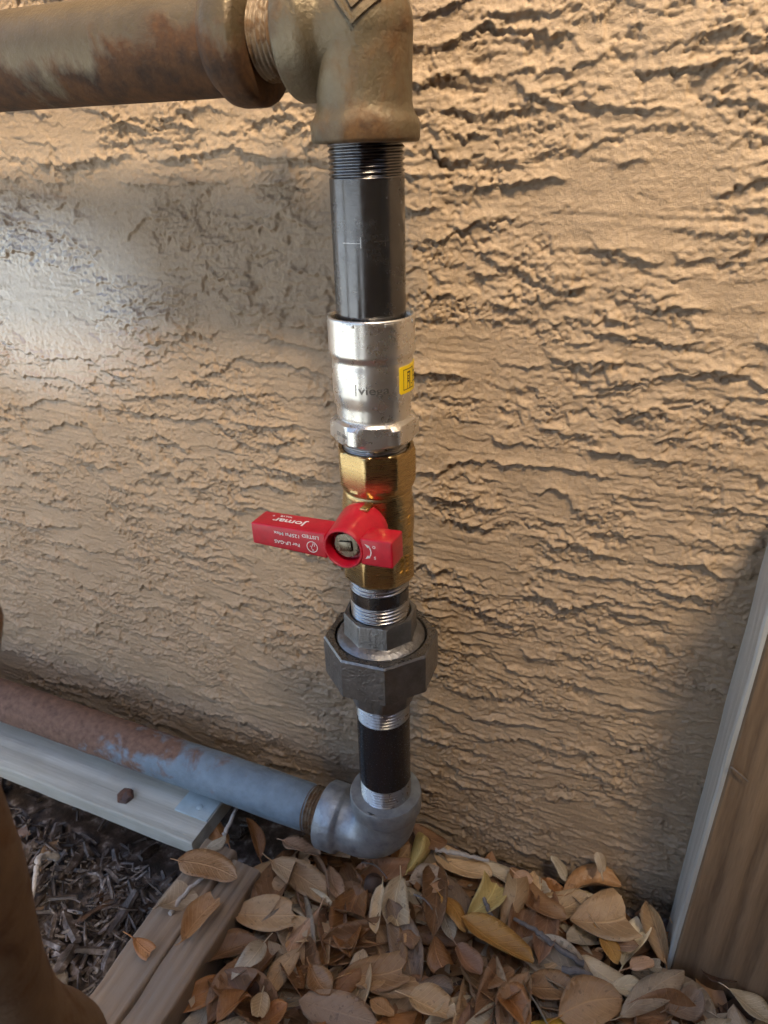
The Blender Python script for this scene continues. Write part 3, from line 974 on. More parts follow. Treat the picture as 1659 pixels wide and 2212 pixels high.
# --- close nipple and union
mk('thread', *thread(-217.6, -207.5, 16.9, 2.25, 1.0), MT['steel'], gas, sharp=None)
mk('close_nipple', *lathe([(-225, 15.8), (-224.6, 16.6), (-217.4, 16.6), (-217.0, 15.8)], 64), MT['pipe'], gas)
mk('thread', *thread(-243, -224.4, 16.9, 2.25, 1.05), MT['steel'], gas, sharp=None)
o8u = lambda c, lim=1e9: poly(8, c, -56.7, lim)
ut = [(-256.5, 25.0), (-252.6, 26.0), (-251.6, 25.8), (-250.6, 24.9), (-249.6, 23.4), (-249.0, 22.2), (-248.4, o8u(21.6)), (-247.4, o8u(21.3)), (-235.4, o8u(21.4)), (-234.5, o8u(21.0, 20.6)), (-234.3, 17.9), (-238, 17.4), (-239, 16)]
un_ = mk('union', *lathe(ut, 120), MT['iron'], gas, sharp=24)
un_['label'] = 'black cast iron pipe union with large octagonal nut'
nut = prism(8, 33.6, -63.2, [(-278.0, 0.96), (-277.0, 1.0), (-252.6, 1.0), (-251.4, 0.972)], True, False)
rim = lathe([(-256.5, 26.4), (-252.0, 26.7), (-251.2, 27.2), (-251.25, poly(8, 33.6 * 0.972, -63.2))], 120, False, False)
mk('union_nut', *nut, MT['iron'], un_, sharp=20)
mk('nut_face', *rim, MT['iron_cut'], un_, sharp=30)
mk('lower_body', *lathe([(-297.8, 16.2), (-297.4, 18.6), (-296.2, poly(8, 20.6, -67, 19.6)), (-292, poly(8, 20.6, -67)), (-276.0, poly(8, 20.6, -67))], 120), MT['iron'], un_, sharp=24)
# cast marks on the union
fa = math.radians(-79.2)
for ch, off in (('T', -1.6), ('1', 1.8)):
    mk('lettering', *on_plane(text_vf(ch, 3.0, None, 0.25), Vector((19.85 * math.cos(fa) - off * math.sin(fa), 19.85 * math.sin(fa) + off * math.cos(fa), -246.5)), (-math.sin(fa), math.cos(fa), 0), (0, 0, 1)), MT['iron'], un_, smooth=False)

# --- lower nipple
mk('thread', *thread(-311.2, -296.6, 16.9, 2.25, 1.0), MT['steel'], gas, sharp=None)
ln = mk('lower_nipple', *lathe([(-364.9, 15.9), (-364.2, 16.65), (-311.2, 16.65), (-310.6, 15.9)], 72), MT['lacquer'], gas)
ln['label'] = 'short black pipe nipple above the lower elbow'
mk('thread', *thread(-390, -364.4, 16.9, 2.25, 0.95), MT['steel'], gas, sharp=None)

# --- lower elbow, galvanised
ZL = -422.0
path, rad = [], []
for z, r in ((-385, 17.2), (-380.5, 17.8), (-379.0, 18.6), (-378.2, 21.8), (-378.6, 23.1), (-380.0, 23.7), (-390.5, 23.7), (-392.0, 23.0), (-393.4, 21.0), (-396, 20.2)):
    path.append((0, 0, z)); rad.append(r)
for k in range(1, 12):
    t = math.radians(90 * k / 11)
    path.append((-22 + 22 * math.cos(t), 0, ZL + 22 - 22 * math.sin(t))); rad.append(20.2)
for x, r in ((-25, 20.2), (-30, 20.4), (-31.6, 21.2), (-33.2, 23.2), (-35, 23.8), (-46.5, 23.8), (-47.6, 22.8), (-48.0, 21.4), (-47.4, 17.5)):
    path.append((x, 0, ZL)); rad.append(r)
le = mk('lower_elbow', *sweep(path, rad, 64), MT['galv'], gas, sharp=50)
le['label'] = 'grey galvanised elbow just above the leaves'
bl = lathe([(0, 5.0), (0.8, 4.6), (1.4, 3.0), (1.3, 1.6), (0.9, 0.8)], 20)
d_ = Vector((-0.30, -0.80, -0.52)).normalized()
mk('casting_mark', *xf(bl, Matrix.Translation(Vector((-8, 0, -418)) + d_ * 19.8) @ d_.to_track_quat('Z', 'Y').to_matrix().to_4x4()), MT['galv'], le)

# --- lower run to the left
V, Fc = thread(0, 14, 17.1, 2.4, 1.3)
mk('thread', [(-46 - p[2], p[1], ZL + p[0]) for p in V], Fc, MT['rust_thread'], gas, sharp=None)
rows = []
for i in range(0, 181):
    x = -58.5 - i * 5.0
    row = []
    for j in range(56):
        t = 2 * math.pi * j / 56
        q = 16.9 + 0.35 * float(pn(np.array([x / 26.0]), np.array([j / 9.0]), 61)[0]) - (1.2 if i == 0 else 0)
        row.append((x, q * math.cos(t), ZL + q * math.sin(t)))
    rows.append(row)
lp = mk('lower_pipe', *rings(rows), MT['lower_pipe'], gas)
lp['label'] = 'rusty horizontal pipe with patches of blue grey paint'

# ------------------------------------------------------------------ the brown pipe close to the lens
fg = empty('rusty_pipe', (-40.5, -232.7, -482))
tag(fg, 'blurred brown rusty pipe in the lower left corner close to the lens', 'pipe')
TF = Matrix.Translation((-40.5, -232.7, 0))
mk('pipe_body', *lathe([(-490, 27), (-330, 27), (-300, 26.2), (-292, 24.0), (-280, 19.0), (-268, 16.2), (-256, 15.6), (-244, 15.6), (-228, 17.0), (-210, 19.0), (-195, 20.0), (-150, 20.0)], 56, True, True, TF), MT['brown_pipe'], fg)
mk('coupling', *lathe([(-151, 20.0), (-132, 21.0), (-124, 26.0), (-118, 32.0), (-111, 34.4), (-104, 33.2), (-98, 29.0), (-93, 22.5), (-92, 21.0), (-60, 20.5)], 56, True, True, TF), MT['brown_pipe'], fg)

# ------------------------------------------------------------------ lumber


def board_mesh(x0, x1, y0, y1, z0, z1, axis, seg=40, wob=0.8, bev=1.6):
    """a plank with slightly uneven, eased edges running along one axis"""
    L0, L1 = {'X': (x0, x1), 'Y': (y0, y1), 'Z': (z0, z1)}[axis]
    if axis == 'X': a0, a1, b0, b1 = y0, y1, z0, z1
    elif axis == 'Y': a0, a1, b0, b1 = z0, z1, x0, x1
    else: a0, a1, b0, b1 = x0, x1, y0, y1
    cs = []
    for ca, cb, t0 in ((a1 - bev, b1 - bev, 0), (a0 + bev, b1 - bev, 90), (a0 + bev, b0 + bev, 180), (a1 - bev, b0 + bev, 270)):
        for k in range(4):
            t = math.radians(t0 + 30 * k)
            cs.append((ca + bev * math.cos(t), cb + bev * math.sin(t)))
    rows = []
    for i in range(seg + 1):
        l = L0 + (L1 - L0) * i / seg
        row = []
        for j, (a_, b_) in enumerate(cs):
            g = j // 4
            da = wob * float(pn(np.array([l / 40.0]), np.array([g * 3.7 + 0.5]), 71)[0])
            db = wob * float(pn(np.array([l / 33.0]), np.array([g * 2.9 + 9.5]), 72)[0])
            p = {'X': (l, a_ + da, b_ + db), 'Y': (b_ + db, l, a_ + da), 'Z': (a_ + da, b_ + db, l)}[axis]
            row.append(p)
        rows.append(row)
    return rings(rows)


pale = empty('pale_board', (-400, -14, -462))
tag(pale, 'pale new lumber board lying flat under the lower rusty pipe', 'board')
mk('plank', *board_mesh(-900, -134, -46, 34, -455, -441.2, 'X', 60, 0.5, 1.8), MT['pale_wood'], pale, sharp=50)
bolt_prof = [(-3, 4.6), (0.2, 5.8), (1.0, poly(6, 7.0, 12)), (3.0, poly(6, 6.8, 12)), (4.4, poly(6, 6.4, 12, 5.0)), (4.9, 2.6)]
mk('bolt_head', *lathe(bolt_prof, 36, True, True, Matrix.Translation((-207, -31, -441.4)) @ Matrix.Rotation(0.25, 4, 'X')), MT['bolt'], pale)
mk('strap_plate', *box(-164, -134.6, -27, 8, -441.6, -439.6, 0.6), MT['plate'], pale)
mk('bolt_head', *lathe([(0, 2.6), (0.9, 2.4), (1.3, 1.2)], 14, True, True, Matrix.Translation((-147, -18, -439.7))), MT['plate'], pale)

tim = empty('timber', (-102, -150, -484))
tag(tim, 'weathered brown timber running towards the wall at the lower left', 'timber')
mk('half_timber', *board_mesh(-127.5, -101.2, -420, -38, -486, -442, 'Y', 60, 1.3, 2.2), MT['timber'], tim, sharp=50)
mk('half_timber', *board_mesh(-100.4, -77.5, -420, -44, -486, -443.5, 'Y', 60, 1.3, 2.2), MT['timber'], tim, sharp=50)

post = empty('fence_post', (240, 0, -486))
tag(post, 'brown grained lumber post with pale edge standing against the wall at right', 'post')
# the wide face leans a little towards the viewer, the pale edge widens upwards
rows = []
for z, yf in ((-490, 10.0), (-388, 6.0), (-242, 0.0), (-158, -2.0)):
    xl = 187.5 + (z + 460) * 0.012
    xl += 3.0
    rows.append([(xl, 46.0, z), (xl, yf, z), (xl + 1.0, yf - 1.2, z), (xl + 140, yf - 1.2, z), (xl + 140, 46.0, z)])
mk('post_body', *rings(rows), MT['post'], post, sharp=30)
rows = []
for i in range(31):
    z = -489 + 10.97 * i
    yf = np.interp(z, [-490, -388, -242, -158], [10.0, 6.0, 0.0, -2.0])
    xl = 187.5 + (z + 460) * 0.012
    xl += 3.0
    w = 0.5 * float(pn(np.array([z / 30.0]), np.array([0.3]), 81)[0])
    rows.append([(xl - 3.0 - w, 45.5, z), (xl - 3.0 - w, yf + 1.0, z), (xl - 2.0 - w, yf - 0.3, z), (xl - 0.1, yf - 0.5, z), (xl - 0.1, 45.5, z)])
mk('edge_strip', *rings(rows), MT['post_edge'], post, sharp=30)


def twig(name, pts, r, mat_, label=None, cat='twig', group=None):
    P_ = [Vector(p) for p in pts]
    fine, rr = [], []
    n = 8
    for i in range(len(P_) - 1):
        p0 = P_[max(0, i - 1)]; p1 = P_[i]; p2 = P_[i + 1]; p3 = P_[min(len(P_) - 1, i + 2)]
        for k in range(n):
            t = k / n
            q = 0.5 * ((2 * p1) + (p2 - p0) * t + (2 * p0 - 5 * p1 + 4 * p2 - p3) * t * t + (3 * p1 - p0 - 3 * p2 + p3) * t ** 3)
            fine.append(q + Vector((random.uniform(-.3, .3), random.uniform(-.3, .3), random.uniform(-.3, .3))) * r)
    fine.append(P_[-1])
    m_ = len(fine)
    for i in range(m_):
        rr.append(r * (1.05 - 0.5 * i / m_) * random.uniform(0.85, 1.15))
    o = mk(name, *sweep([tuple(p) for p in fine], rr, 10), mat_)
    tag(o, label, cat, group)
    return o


twig('twig', [(88, -19, -452), (79, -11.5, -449), (71, -2.7, -447)], 1.9, MT['twig'], 'short dark twig beside the upright pointed leaf')
twig('twig', [(139, -20, -450), (121, -16.6, -447), (108, -12.5, -446), (93, -8.5, -448)], 2.1, MT['twig'], 'long grey twig lying left of the narrow cream leaf')
twig('twig', [(128, -28.4, -449), (142.5, -27.4, -447), (154, -33.2, -449)], 2.2, MT['twig'], 'grey twig right of the pale veined leaf')
twig('twig', [(-116, -31.6, -440), (-118, -16.5, -438), (-122, -1.4, -441)], 1.7, MT['stick'], 'pale stick beside the end of the pale board')
twig('twig', [(-113.4, -96.2, -440), (-111.6, -78.7, -438), (-106, -65.5, -437)], 1.6, MT['stick'], 'bleached stick lying along the top of the timber')
twig('leaf_stalk', [(-17, -7.4, -450), (-6, -8, -447), (5, -12.7, -449)], 0.6, MT['twig'], 'thin curved stalk below the elbow', 'stalk')
twig('leaf_stalk', [(26.4, -16.2, -450), (34, -18, -448), (41.7, -21.6, -450)], 0.7, MT['twig'], 'thin stalk right of the blotched cream leaf', 'stalk')
twig('twig', [(28, 22, -449), (47.7, 24, -447), (66, 27, -449)], 1.9, MT['stick'], 'pale stick along the foot of the wall')
twig('root', [(-246, -73, -478), (-247, -84, -466), (-238, -96, -462), (-231, -110, -472)], 2.6, MT['stick'], 'pale curved root beside the blurred brown pipe', 'root')
twig('twig', [(193, -0.5, -282), (197, -1.5, -284), (202, -1.2, -288)], 0.5, MT['twig'], 'tiny thin twig stuck on the post face')
for (x, y, z), lab in (((-4.5, -15.5, -455), 'dark acorn below the elbow beside the curled orange leaf'), ((-42.5, -103.5, -458), 'dark acorn under the small twisted grey leaf')):
    ac = lathe([(-6.5, 1.2), (-5, 4.4), (-1.5, 6.3), (2, 6.6), (3.2, 7.2), (5.0, 6.6), (6.6, 3.4), (7.0, 0.9), (9.4, 0.7)], 20)
    o = mk('acorn', *xf(ac, Matrix.Translation((x, y, z)) @ Matrix.Rotation(1.1, 4, 'X') @ Matrix.Rotation(0.5, 4, 'Y')), MT['acorn'])
    tag(o, lab, 'acorn')

# ------------------------------------------------------------------ leaves


def leaf_vf(L, Wd, curl, seed, nu=11, nv=6):
    """oblong oak leaf along +X (0..L), thin but with two sides; returns verts, faces, uvs"""
    r_ = random.Random(seed)
    fold = r_.uniform(0.05, 0.35) * (1 if r_.random() < 0.6 else -1)
    bend = r_.uniform(-0.5, 0.7) * curl * 1.6
    twist = r_.uniform(-0.6, 0.6) * curl
    cup = r_.uniform(0.2, 0.75) * curl * (1 if r_.random() < 0.65 else -1)
    if r_.random() < 0.2: cup *= 1.8
    skew = r_.uniform(-0.08, 0.08) * (1 + curl)
    pk = r_.uniform(0.45, 0.6)
    wave = r_.uniform(0, 6.28)
    top, uv = [], []
    torn = r_.uniform(0.62, 0.85) if r_.random() < 0.28 else 1.0
    for i in range(nu + 1):
        u = i / nu * torn
        e_ = u ** (math.log(0.5) / math.log(pk))
        half = 0.5 * Wd * (max(0.0, math.sin(math.pi * min(1, max(0, e_)))) ** 0.52)
        half *= 1 + 0.05 * math.sin(7 * u + wave)
        if i == 0 or (i == nu and torn == 1.0): half = 0.5 * Wd * 0.05
        x = L * u
        yc = skew * L * math.sin(math.pi * u)
        zc = bend * L * 0.42 * (u - 0.5) ** 2 * 2 - bend * L * 0.1
        tw = twist * (u - 0.5)
        for j in range(nv + 1):
            s = -1 + 2 * j / nv
            y = s * half
            z = abs(s) * half * fold + (s * s) * half * cup * 1.2 + (0.03 + 0.07 * curl) * Wd * math.sin(8 * u + wave + 1.5 * s) * s * s
            y2 = y * math.cos(tw) - z * math.sin(tw)
            z2 = y * math.sin(tw) + z * math.cos(tw)
            xr = x + (r_.uniform(-0.05, 0.05) * L if (torn < 1 and i == nu) else 0.0)
            top.append((xr, yc + y2, zc + z2))
            uv.append((u, 0.5 + 0.5 * s))
    n = len(top)
    th = 0.22
    V = top + [(p[0], p[1], p[2] - th) for p in top]
    Fc = []
    for i in range(nu):
        for j in range(nv):
            a_ = i * (nv + 1) + j
            b_ = a_ + nv + 1
            Fc.append((a_, b_, b_ + 1, a_ + 1))
            Fc.append((n + a_ + 1, n + b_ + 1, n + b_, n + a_))
    for i in range(nu):
        a_ = i * (nv + 1); b_ = a_ + nv + 1
        Fc.append((a_, n + a_, n + b_, b_))
        a_ += nv; b_ += nv
        Fc.append((b_, n + b_, n + a_, a_))
    # short stalk at the base
    uvs = uv + uv
    if r_.random() < 0.75:
        k0 = len(V)
        sl = r_.uniform(4, 9); dy = r_.uniform(-2, 2); dz = r_.uniform(-1.5, 2.5)
        bz = top[nv // 2][2]; by = top[nv // 2][1]
        for px_, py_, pz_, w_ in ((-sl, by + dy, bz + dz, 0.35), (-sl * 0.5, by + dy * 0.3, bz + dz * 0.3, 0.4), (L * 0.08, by, bz, 0.5)):
            V += [(px_, py_ - w_, pz_), (px_, py_ + w_, pz_), (px_, py_, pz_ + w_)]
            uvs += [(0.0, 0.5)] * 3
        for s_ in range(2):
            for q_ in range(3):
                a_ = k0 + s_ * 3 + q_; b_ = k0 + s_ * 3 + (q_ + 1) % 3
                Fc.append((a_, b_, b_ + 3, a_ + 3))
        Fc += [(k0 + 2, k0 + 1, k0), (k0 + 6, k0 + 7, k0 + 8)]
    return V, Fc, uvs


def leaf_mesh(name, L, Wd, curl, seed, mat_):
    V, Fc, uv = leaf_vf(L, Wd, curl, seed)
    me = bpy.data.meshes.new(name)
    me.from_pydata([(p[0] * MM, p[1] * MM, p[2] * MM) for p in V], [], Fc)
    me.update()
    me.polygons.foreach_set('use_smooth', [True] * len(me.polygons))
    ul = me.uv_layers.new(name='UVMap')
    for lp_ in me.loops:
        ul.data[lp_.index].uv = uv[lp_.vertex_index]
    me.materials.append(mat_)
    return me


def orient(B, T, roll):
    """matrix with local X from base to tip, local Z roughly up"""
    B, T = Vector(B), Vector(T)
    x = (T - B).normalized()
    up_ = Vector((0, 0, 1))
    if abs(x.z) > 0.75: up_ = Vector((0, -1, 0.3))
    y = up_.cross(x).normalized()
    z = x.cross(y)
    M = Matrix((x, y, z)).transposed().to_4x4()
    M = M @ Matrix.Rotation(roll, 4, 'X')
    M.translation = B * MM
    return M


LEAVES=[
((-80.6, -73.7, -456.9),(-39.6, -55.6, -456.6),20.4,'tan',0.3,'flat oval tan leaf lying level left of the litter middle'),
((-89.6, -44.3, -455.7),(-53.6, -7.8, -455.0),25.4,'tan',0.5,'broad tan leaf with a pale glossy edge in front of the grey pipe'),
((-78.6, -30.0, -453.4),(-21.3, -36.6, -456.0),17.2,'tan',0.3,'long tan leaf slanting down right below the lower elbow'),
((-12.7, -17.1, -458.9),(3.5, -66.9, -456.9),21.0,'orange',0.8,'curled orange brown leaf with raised midrib below the lower elbow'),
((-31.0, -45.4, -456.7),(-21.9, -104.2, -458.3),12.3,'pink',0.8,'long bent pinkish tan leaf left of the curled orange leaf'),
((-27.5, -78.5, -450.0),(-31.7, -110.1, -450.2),11.3,'tan',0.3,'narrow tan leaf lying against a long pinkish leaf'),
((-51.9, -81.7, -451.5),(-56.8, -108.9, -451.6),11.2,'grey',0.9,'small twisted pale grey leaf with a dark spot'),
((-79.1, -111.6, -453.2),(-58.0, -82.8, -455.3),16.7,'brown',0.4,'brown leaf beside the weathered timber edge'),
((5.9, -81.2, -453.3),(48.3, -52.1, -451.1),18.3,'tan2',0.4,'large smooth tan brown leaf across the middle foreground'),
((18.2, -83.0, -454.3),(51.3, -63.1, -452.8),13.7,'tan',0.5,'tan leaf tucked just below the large middle foreground leaf'),
((12.8, -7.1, -453.0),(27.7, -41.0, -455.6),17.1,'cream',0.5,'cream leaf with brown blotches standing below the elbow'),
((4.2, -16.8, -452.2),(12.7, -47.6, -451.6),9.1,'cream',0.5,'narrow cream leaf between the orange leaf and blotched leaf'),
((13.0, 3.1, -460.3),(18.7, 17.1, -437.1),12.0,'yellow',0.9,'pale yellow crumpled leaf just right of the lower elbow'),
((17.1, -2.2, -458.7),(38.9, 10.8, -456.5),14.7,'lav',0.4,'greyish lavender leaf right of the lower elbow'),
((42.6, -13.8, -454.7),(58.7, -33.3, -453.4),10.2,'grey',0.4,'pale grey leaf under an ochre leaf at the litter middle'),
((43.5, -9.6, -451.1),(64.9, -24.8, -449.8),11.3,'ochre',0.5,'ochre leaf overlapping a pale grey leaf'),
((-11.7, -106.6, -450.7),(33.1, -98.6, -451.3),20.0,'greybrown',0.3,'dull grey brown leaf cut by the lower photo edge'),
((-35.7, -109.7, -451.8),(-29.5, -125.2, -452.1),10.2,'cream',0.4,'cream leaf stub at the lower edge left of middle'),
((-50.2, -135.8, -450.6),(-41.3, -115.2, -448.3),13.6,'orange',0.5,'orange brown leaf with a dark spot at the lower left litter edge'),
((-93.2, -24.2, -462.1),(-111.9, -10.2, -445.1),8.8,'orange',0.5,'upright orange leaf below the painted part of the grey pipe'),
((-122.6, -22.5, -461.8),(-142.0, -8.5, -443.8),14.1,'orange',0.6,'bright orange leaf leaning at the end of the pale board'),
((-39.5, -13.8, -457.0),(-21.2, -33.9, -454.3),10.7,'pink',0.5,'pinkish leaf with pale stripe under the elbow'),
((-47.6, -6.0, -455.1),(2.7, 9.5, -454.3),11.6,'cream',0.4,'cream leaf lying right beneath the lower elbow'),
((-29.4, -124.3, -456.3),(-18.3, -109.1, -456.2),11.7,'orange',0.4,'reddish orange leaf at the lower edge beside a cream stub'),
((46.9, -34.3, -455.5),(65.3, -56.1, -456.4),13.6,'orange',0.4,'deep orange leaf right of the large middle foreground leaf'),
((47.1, -79.2, -453.7),(77.8, -77.8, -453.2),16.9,'cream2',0.4,'tan leaf with a white patch at the lower edge'),
((63.5, -37.8, -450.9),(82.0, -47.9, -449.8),13.1,'pinkb',0.6,'rounded pinkish brown leaf below the ochre orange leaf'),
((5.3, 34.7, -450.6),(33.9, 24.9, -448.5),12.8,'brown',0.5,'brown leaf resting against the wall right of the elbow'),
((-77.8, -14.2, -450.1),(-47.9, -15.0, -449.1),17.0,'pink',0.4,'peach tan leaf half under the grey pipe'),
((-54.0, -25.2, -457.5),(-46.1, -9.0, -455.4),11.3,'orange',0.5,'small orange leaf behind the broad tan leaf'),
((-17.0, -84.3, -450.3),(3.7, -96.7, -447.9),13.7,'orange2',0.5,'orange leaf with a pale edge under the long bent leaf'),
((5.5, -94.4, -453.9),(12.3, -75.1, -452.6),12.3,'brown',0.5,'dark tan leaf stub left of the large foreground leaf'),
((26.9, -39.0, -457.1),(41.0, -47.8, -455.1),10.3,'brown',0.5,'brown leaf under the blotched cream leaf'),
((33.1, -21.0, -453.8),(46.3, -21.1, -455.1),8.2,'pinkb',0.4,'short brown leaf left of the pale grey leaf'),
((48.3, -64.1, -458.4),(69.8, -62.9, -456.3),11.8,'greybrown',0.4,'grey brown leaf right of the tucked tan leaf'),
((43.2, -92.1, -450.1),(27.7, -89.0, -452.6),9.9,'tan2',0.4,'tan leaf behind the dull leaf at the lower edge'),
((126.7, 8.1, -451.8),(170.7, 34.1, -452.3),31.0,'tan3',0.25,'largest tan leaf with one dark round spot near the post'),
((107.2, 4.3, -457.6),(147.2, -5.3, -458.9),19.9,'brown',0.5,'wavy brown leaf left of the spotted leaf'),
((61.1, -19.6, -452.1),(108.5, -32.0, -449.8),17.4,'ochre',0.3,'long ochre orange leaf in the middle of the litter'),
((106.8, -40.7, -458.6),(128.4, -15.1, -457.9),20.8,'cream2',0.3,'pale tan leaf with fine veins below the grey twig'),
((79.1, -49.0, -458.6),(100.4, -37.7, -457.3),15.0,'brown2',0.3,'small brown leaf left of the pale veined leaf'),
((109.7, -45.5, -456.0),(135.5, -35.5, -453.7),17.2,'tan2',0.3,'tan brown leaf under the pale veined leaf'),
((136.9, -15.4, -450.2),(170.5, -20.7, -450.1),13.0,'greyc',0.3,'narrow greyish cream leaf below the wavy brown leaf'),
((164.2, -43.7, -450.0),(195.2, -2.2, -451.2),14.6,'greyb',0.3,'greyish tan leaf covered in tiny black specks'),
((187.8, 12.5, -462.3),(169.4, 26.5, -432.9),13.3,'tan3',0.4,'tan leaf leaning beside the spotted leaf near the post'),
((187.9, 27.5, -453.6),(205.7, 9.4, -456.4),14.3,'tan3',0.4,'tan leaf with torn end at the foot of the post'),
((220.4, 14.7, -457.2),(245.4, 34.8, -457.8),15.9,'grey',0.3,'grey leaf in front of the post at the right edge'),
((222.0, 1.6, -453.5),(244.5, -8.0, -455.6),15.2,'greyc',0.3,'cream leaf in the lower right corner'),
((86.5, -8.1, -462.6),(87.7, 5.9, -424.4),15.0,'tan3',0.4,'upright pointed tan leaf near the wall'),
((63.3, -15.6, -451.2),(72.3, 22.1, -452.3),18.1,'yellow',1.0,'crumpled yellowish leaf near the wall'),
((131.3, -54.9, -450.4),(162.2, -34.0, -448.0),23.2,'tan2',0.4,'wide tan leaf cut by the lower edge right of middle'),
((91.0, -49.2, -455.6),(83.5, -65.7, -455.8),11.3,'orange2',0.4,'rounded orange tan leaf below the small brown leaf'),
((95.0, -50.8, -454.3),(116.2, -64.0, -453.5),15.5,'orange',0.4,'dark orange leaf running off the lower edge'),
((118.3, 25.9, -453.6),(152.2, 45.9, -453.3),17.6,'orange2',0.5,'dark orange brown leaf behind the spotted leaf'),
((146.4, 4.5, -453.4),(158.3, -9.4, -450.8),9.4,'ochre',0.4,'small ochre leaf on top of a pale yellow leaf'),
((162.7, -8.5, -454.4),(174.7, 27.3, -454.8),14.0,'white',0.4,'pale yellow white leaf under the spotted leaf'),
((140.8, 36.0, -438.6),(136.6, 43.0, -429.4),7.3,'greyb',0.3,'slim grey tan leaf standing against the wall'),
((119.8, 36.0, -453.5),(106.7, 43.0, -444.1),8.3,'grey',0.3,'thin grey leaf leaning on the wall'),
((64.6, -79.3, -456.3),(75.3, -69.3, -453.4),9.2,'cream',0.3,'small cream leaf at the bottom middle'),
((84.7, 26.3, -454.3),(100.8, 19.7, -454.0),10.8,'pink',0.4,'peach leaf beside the upright pointed leaf'),
((100.2, 17.7, -458.9),(112.4, 27.8, -459.4),9.8,'white',0.4,'small whitish leaf behind the wavy brown leaf'),
((155.7, -27.1, -453.8),(178.2, -21.4, -456.7),12.4,'white',0.3,'whitish leaf above the black specked leaf'),
((154.8, 1.0, -453.5),(169.3, 5.1, -452.7),9.3,'pink',0.5,'peach coloured leaf piece on the pale yellow leaf'),
((176.3, 2.5, -458.5),(189.0, 2.0, -457.7),7.9,'grey',0.3,'short grey leaf between the specked leaf and the post'),
((187.4, -27.7, -454.8),(204.8, -9.1, -453.7),14.7,'greybrown',0.4,'dull brown leaf right of the specked leaf'),
((205.5, 10.3, -455.8),(225.5, 6.2, -454.6),12.6,'dark',0.4,'dark brown leaf at the foot of the post'),
((115.2, -65.0, -452.4),(138.0, -52.1, -455.2),8.3,'yellow2',0.3,'golden yellow leaf sliver on the lower edge'),
((69.7, -65.0, -458.5),(79.1, -59.3, -457.4),6.9,'greybrown',0.4,'small grey leaf at the bottom middle'),
((166.0, -11.1, -450.3),(179.0, 0.6, -451.8),9.3,'pink',0.4,'small peach leaf chip under the pale yellow leaf'),
((32.9, -6.8, -454.9),(43.2, 5.1, -454.3),9.7,'pink',0.4,'small tan leaf near the wall behind the crumpled leaf'),
((-129.6, -65.3, -438.0),(-86.7, -60.9, -438.8),18.5,'orange2',0.4,'orange tan leaf lying over the timber end'),
((-119.8, -98.8, -438.0),(-112.2, -66.0, -438.8),20.2,'greyb',0.4,'mottled grey leaf on top of the timber'),
((-92.8, -109.4, -438.0),(-85.1, -73.3, -439.2),15.1,'orange2',0.5,'orange leaf with a shiny lavender sheen on the timber edge'),
((-120.4, -120.8, -438.0),(-103.2, -122.8, -436.4),9.3,'orange',0.5,'small broken orange leaf bit on the timber'),
((-86.1, -136.1, -458.8),(-63.9, -110.0, -458.3),13.5,'orange',0.4,'bright orange leaf against the right side of the timber'),
((-122.2, -46.2, -438.0),(-114.4, -32.8, -439.1),9.6,'grey',0.4,'round grey leaf at the end of the pale board'),
]


GRP = 'fallen leaves in the litter'
for i, (B, T, wd, colr, curl, lab) in enumerate(LEAVES):
    L_ = (Vector(T) - Vector(B)).length * 1.06
    me = leaf_mesh('leaf', L_, wd * 1.1, curl + 0.2, 100 + i, LM[colr])
    o = bpy.data.objects.new('leaf', me)
    COL.objects.link(o)
    o.matrix_world = orient((B[0], B[1], B[2] + random.uniform(-3, 4)), (T[0], T[1], T[2] + random.uniform(-3, 4)), random.uniform(-0.4, 0.4))
    tag(o, lab, 'leaf', GRP)

# the rest of the litter: individual leaves lying lower, between and under the ones above
kinds = ['tan', 'tan2', 'tan', 'orange2', 'brown', 'brown2', 'pinkb', 'greybrown', 'tan3', 'cream2', 'greyb', 'orange', 'brown', 'grey', 'greyc']
KL = {'tan': 'tan', 'tan2': 'tan', 'tan3': 'tan', 'orange': 'orange brown', 'orange2': 'orange brown', 'brown': 'brown', 'brown2': 'brown', 'pinkb': 'pinkish brown', 'greybrown': 'dull grey brown', 'cream2': 'cream', 'greyb': 'greyish', 'dark': 'dark brown', 'slate': 'slate grey', 'grey': 'pale grey', 'greyc': 'greyish cream'}
proto = {}
for k_ in set(kinds + ['dark', 'slate']):
    proto[k_] = [leaf_mesh('leaf', random.uniform(42, 62), random.uniform(17, 26), random.uniform(0.4, 1.0), 500 + 7 * s_ + len(k_), LM[k_]) for s_ in range(3)]
MARKS = [(-60, -64, 'flat oval tan leaf'), (-70, -26, 'broad tan leaf by the pipe'), (-5, -42, 'curled orange brown leaf'), (-26, -76, 'long bent pinkish leaf'), (-55, -96, 'small twisted grey leaf'),
         (-70, -96, 'brown leaf by the timber'), (27, -66, 'large smooth foreground leaf'), (20, -24, 'blotched cream leaf'), (16, 10, 'yellow leaf by the elbow'), (50, -22, 'ochre and grey leaf pair'), (10, -103, 'dull leaf at the lower edge'),
         (-46, -126, 'spotted orange leaf at lower left'), (56, -45, 'deep orange leaf'), (62, -78, 'leaf with a white patch'), (148, 21, 'largest spotted leaf'), (127, 0, 'wavy brown leaf'), (85, -26, 'long ochre leaf'), (118, -28, 'pale veined leaf'),
         (154, -18, 'narrow cream leaf'), (180, -23, 'black specked leaf'), (197, 18, 'torn leaf at the post'), (233, 25, 'grey leaf before the post'), (233, -3, 'cream leaf in the right corner'), (87, -1, 'upright pointed leaf'), (68, 3, 'crumpled yellowish leaf'),
         (147, -45, 'wide tan leaf at the edge'), (105, -57, 'dark orange leaf at the edge'), (20, 30, 'brown leaf at the wall'), (-76, -120, 'bright orange leaf at the timber'), (-22, 2, 'cream leaf under the elbow')]
cnt = 0
tries = 0
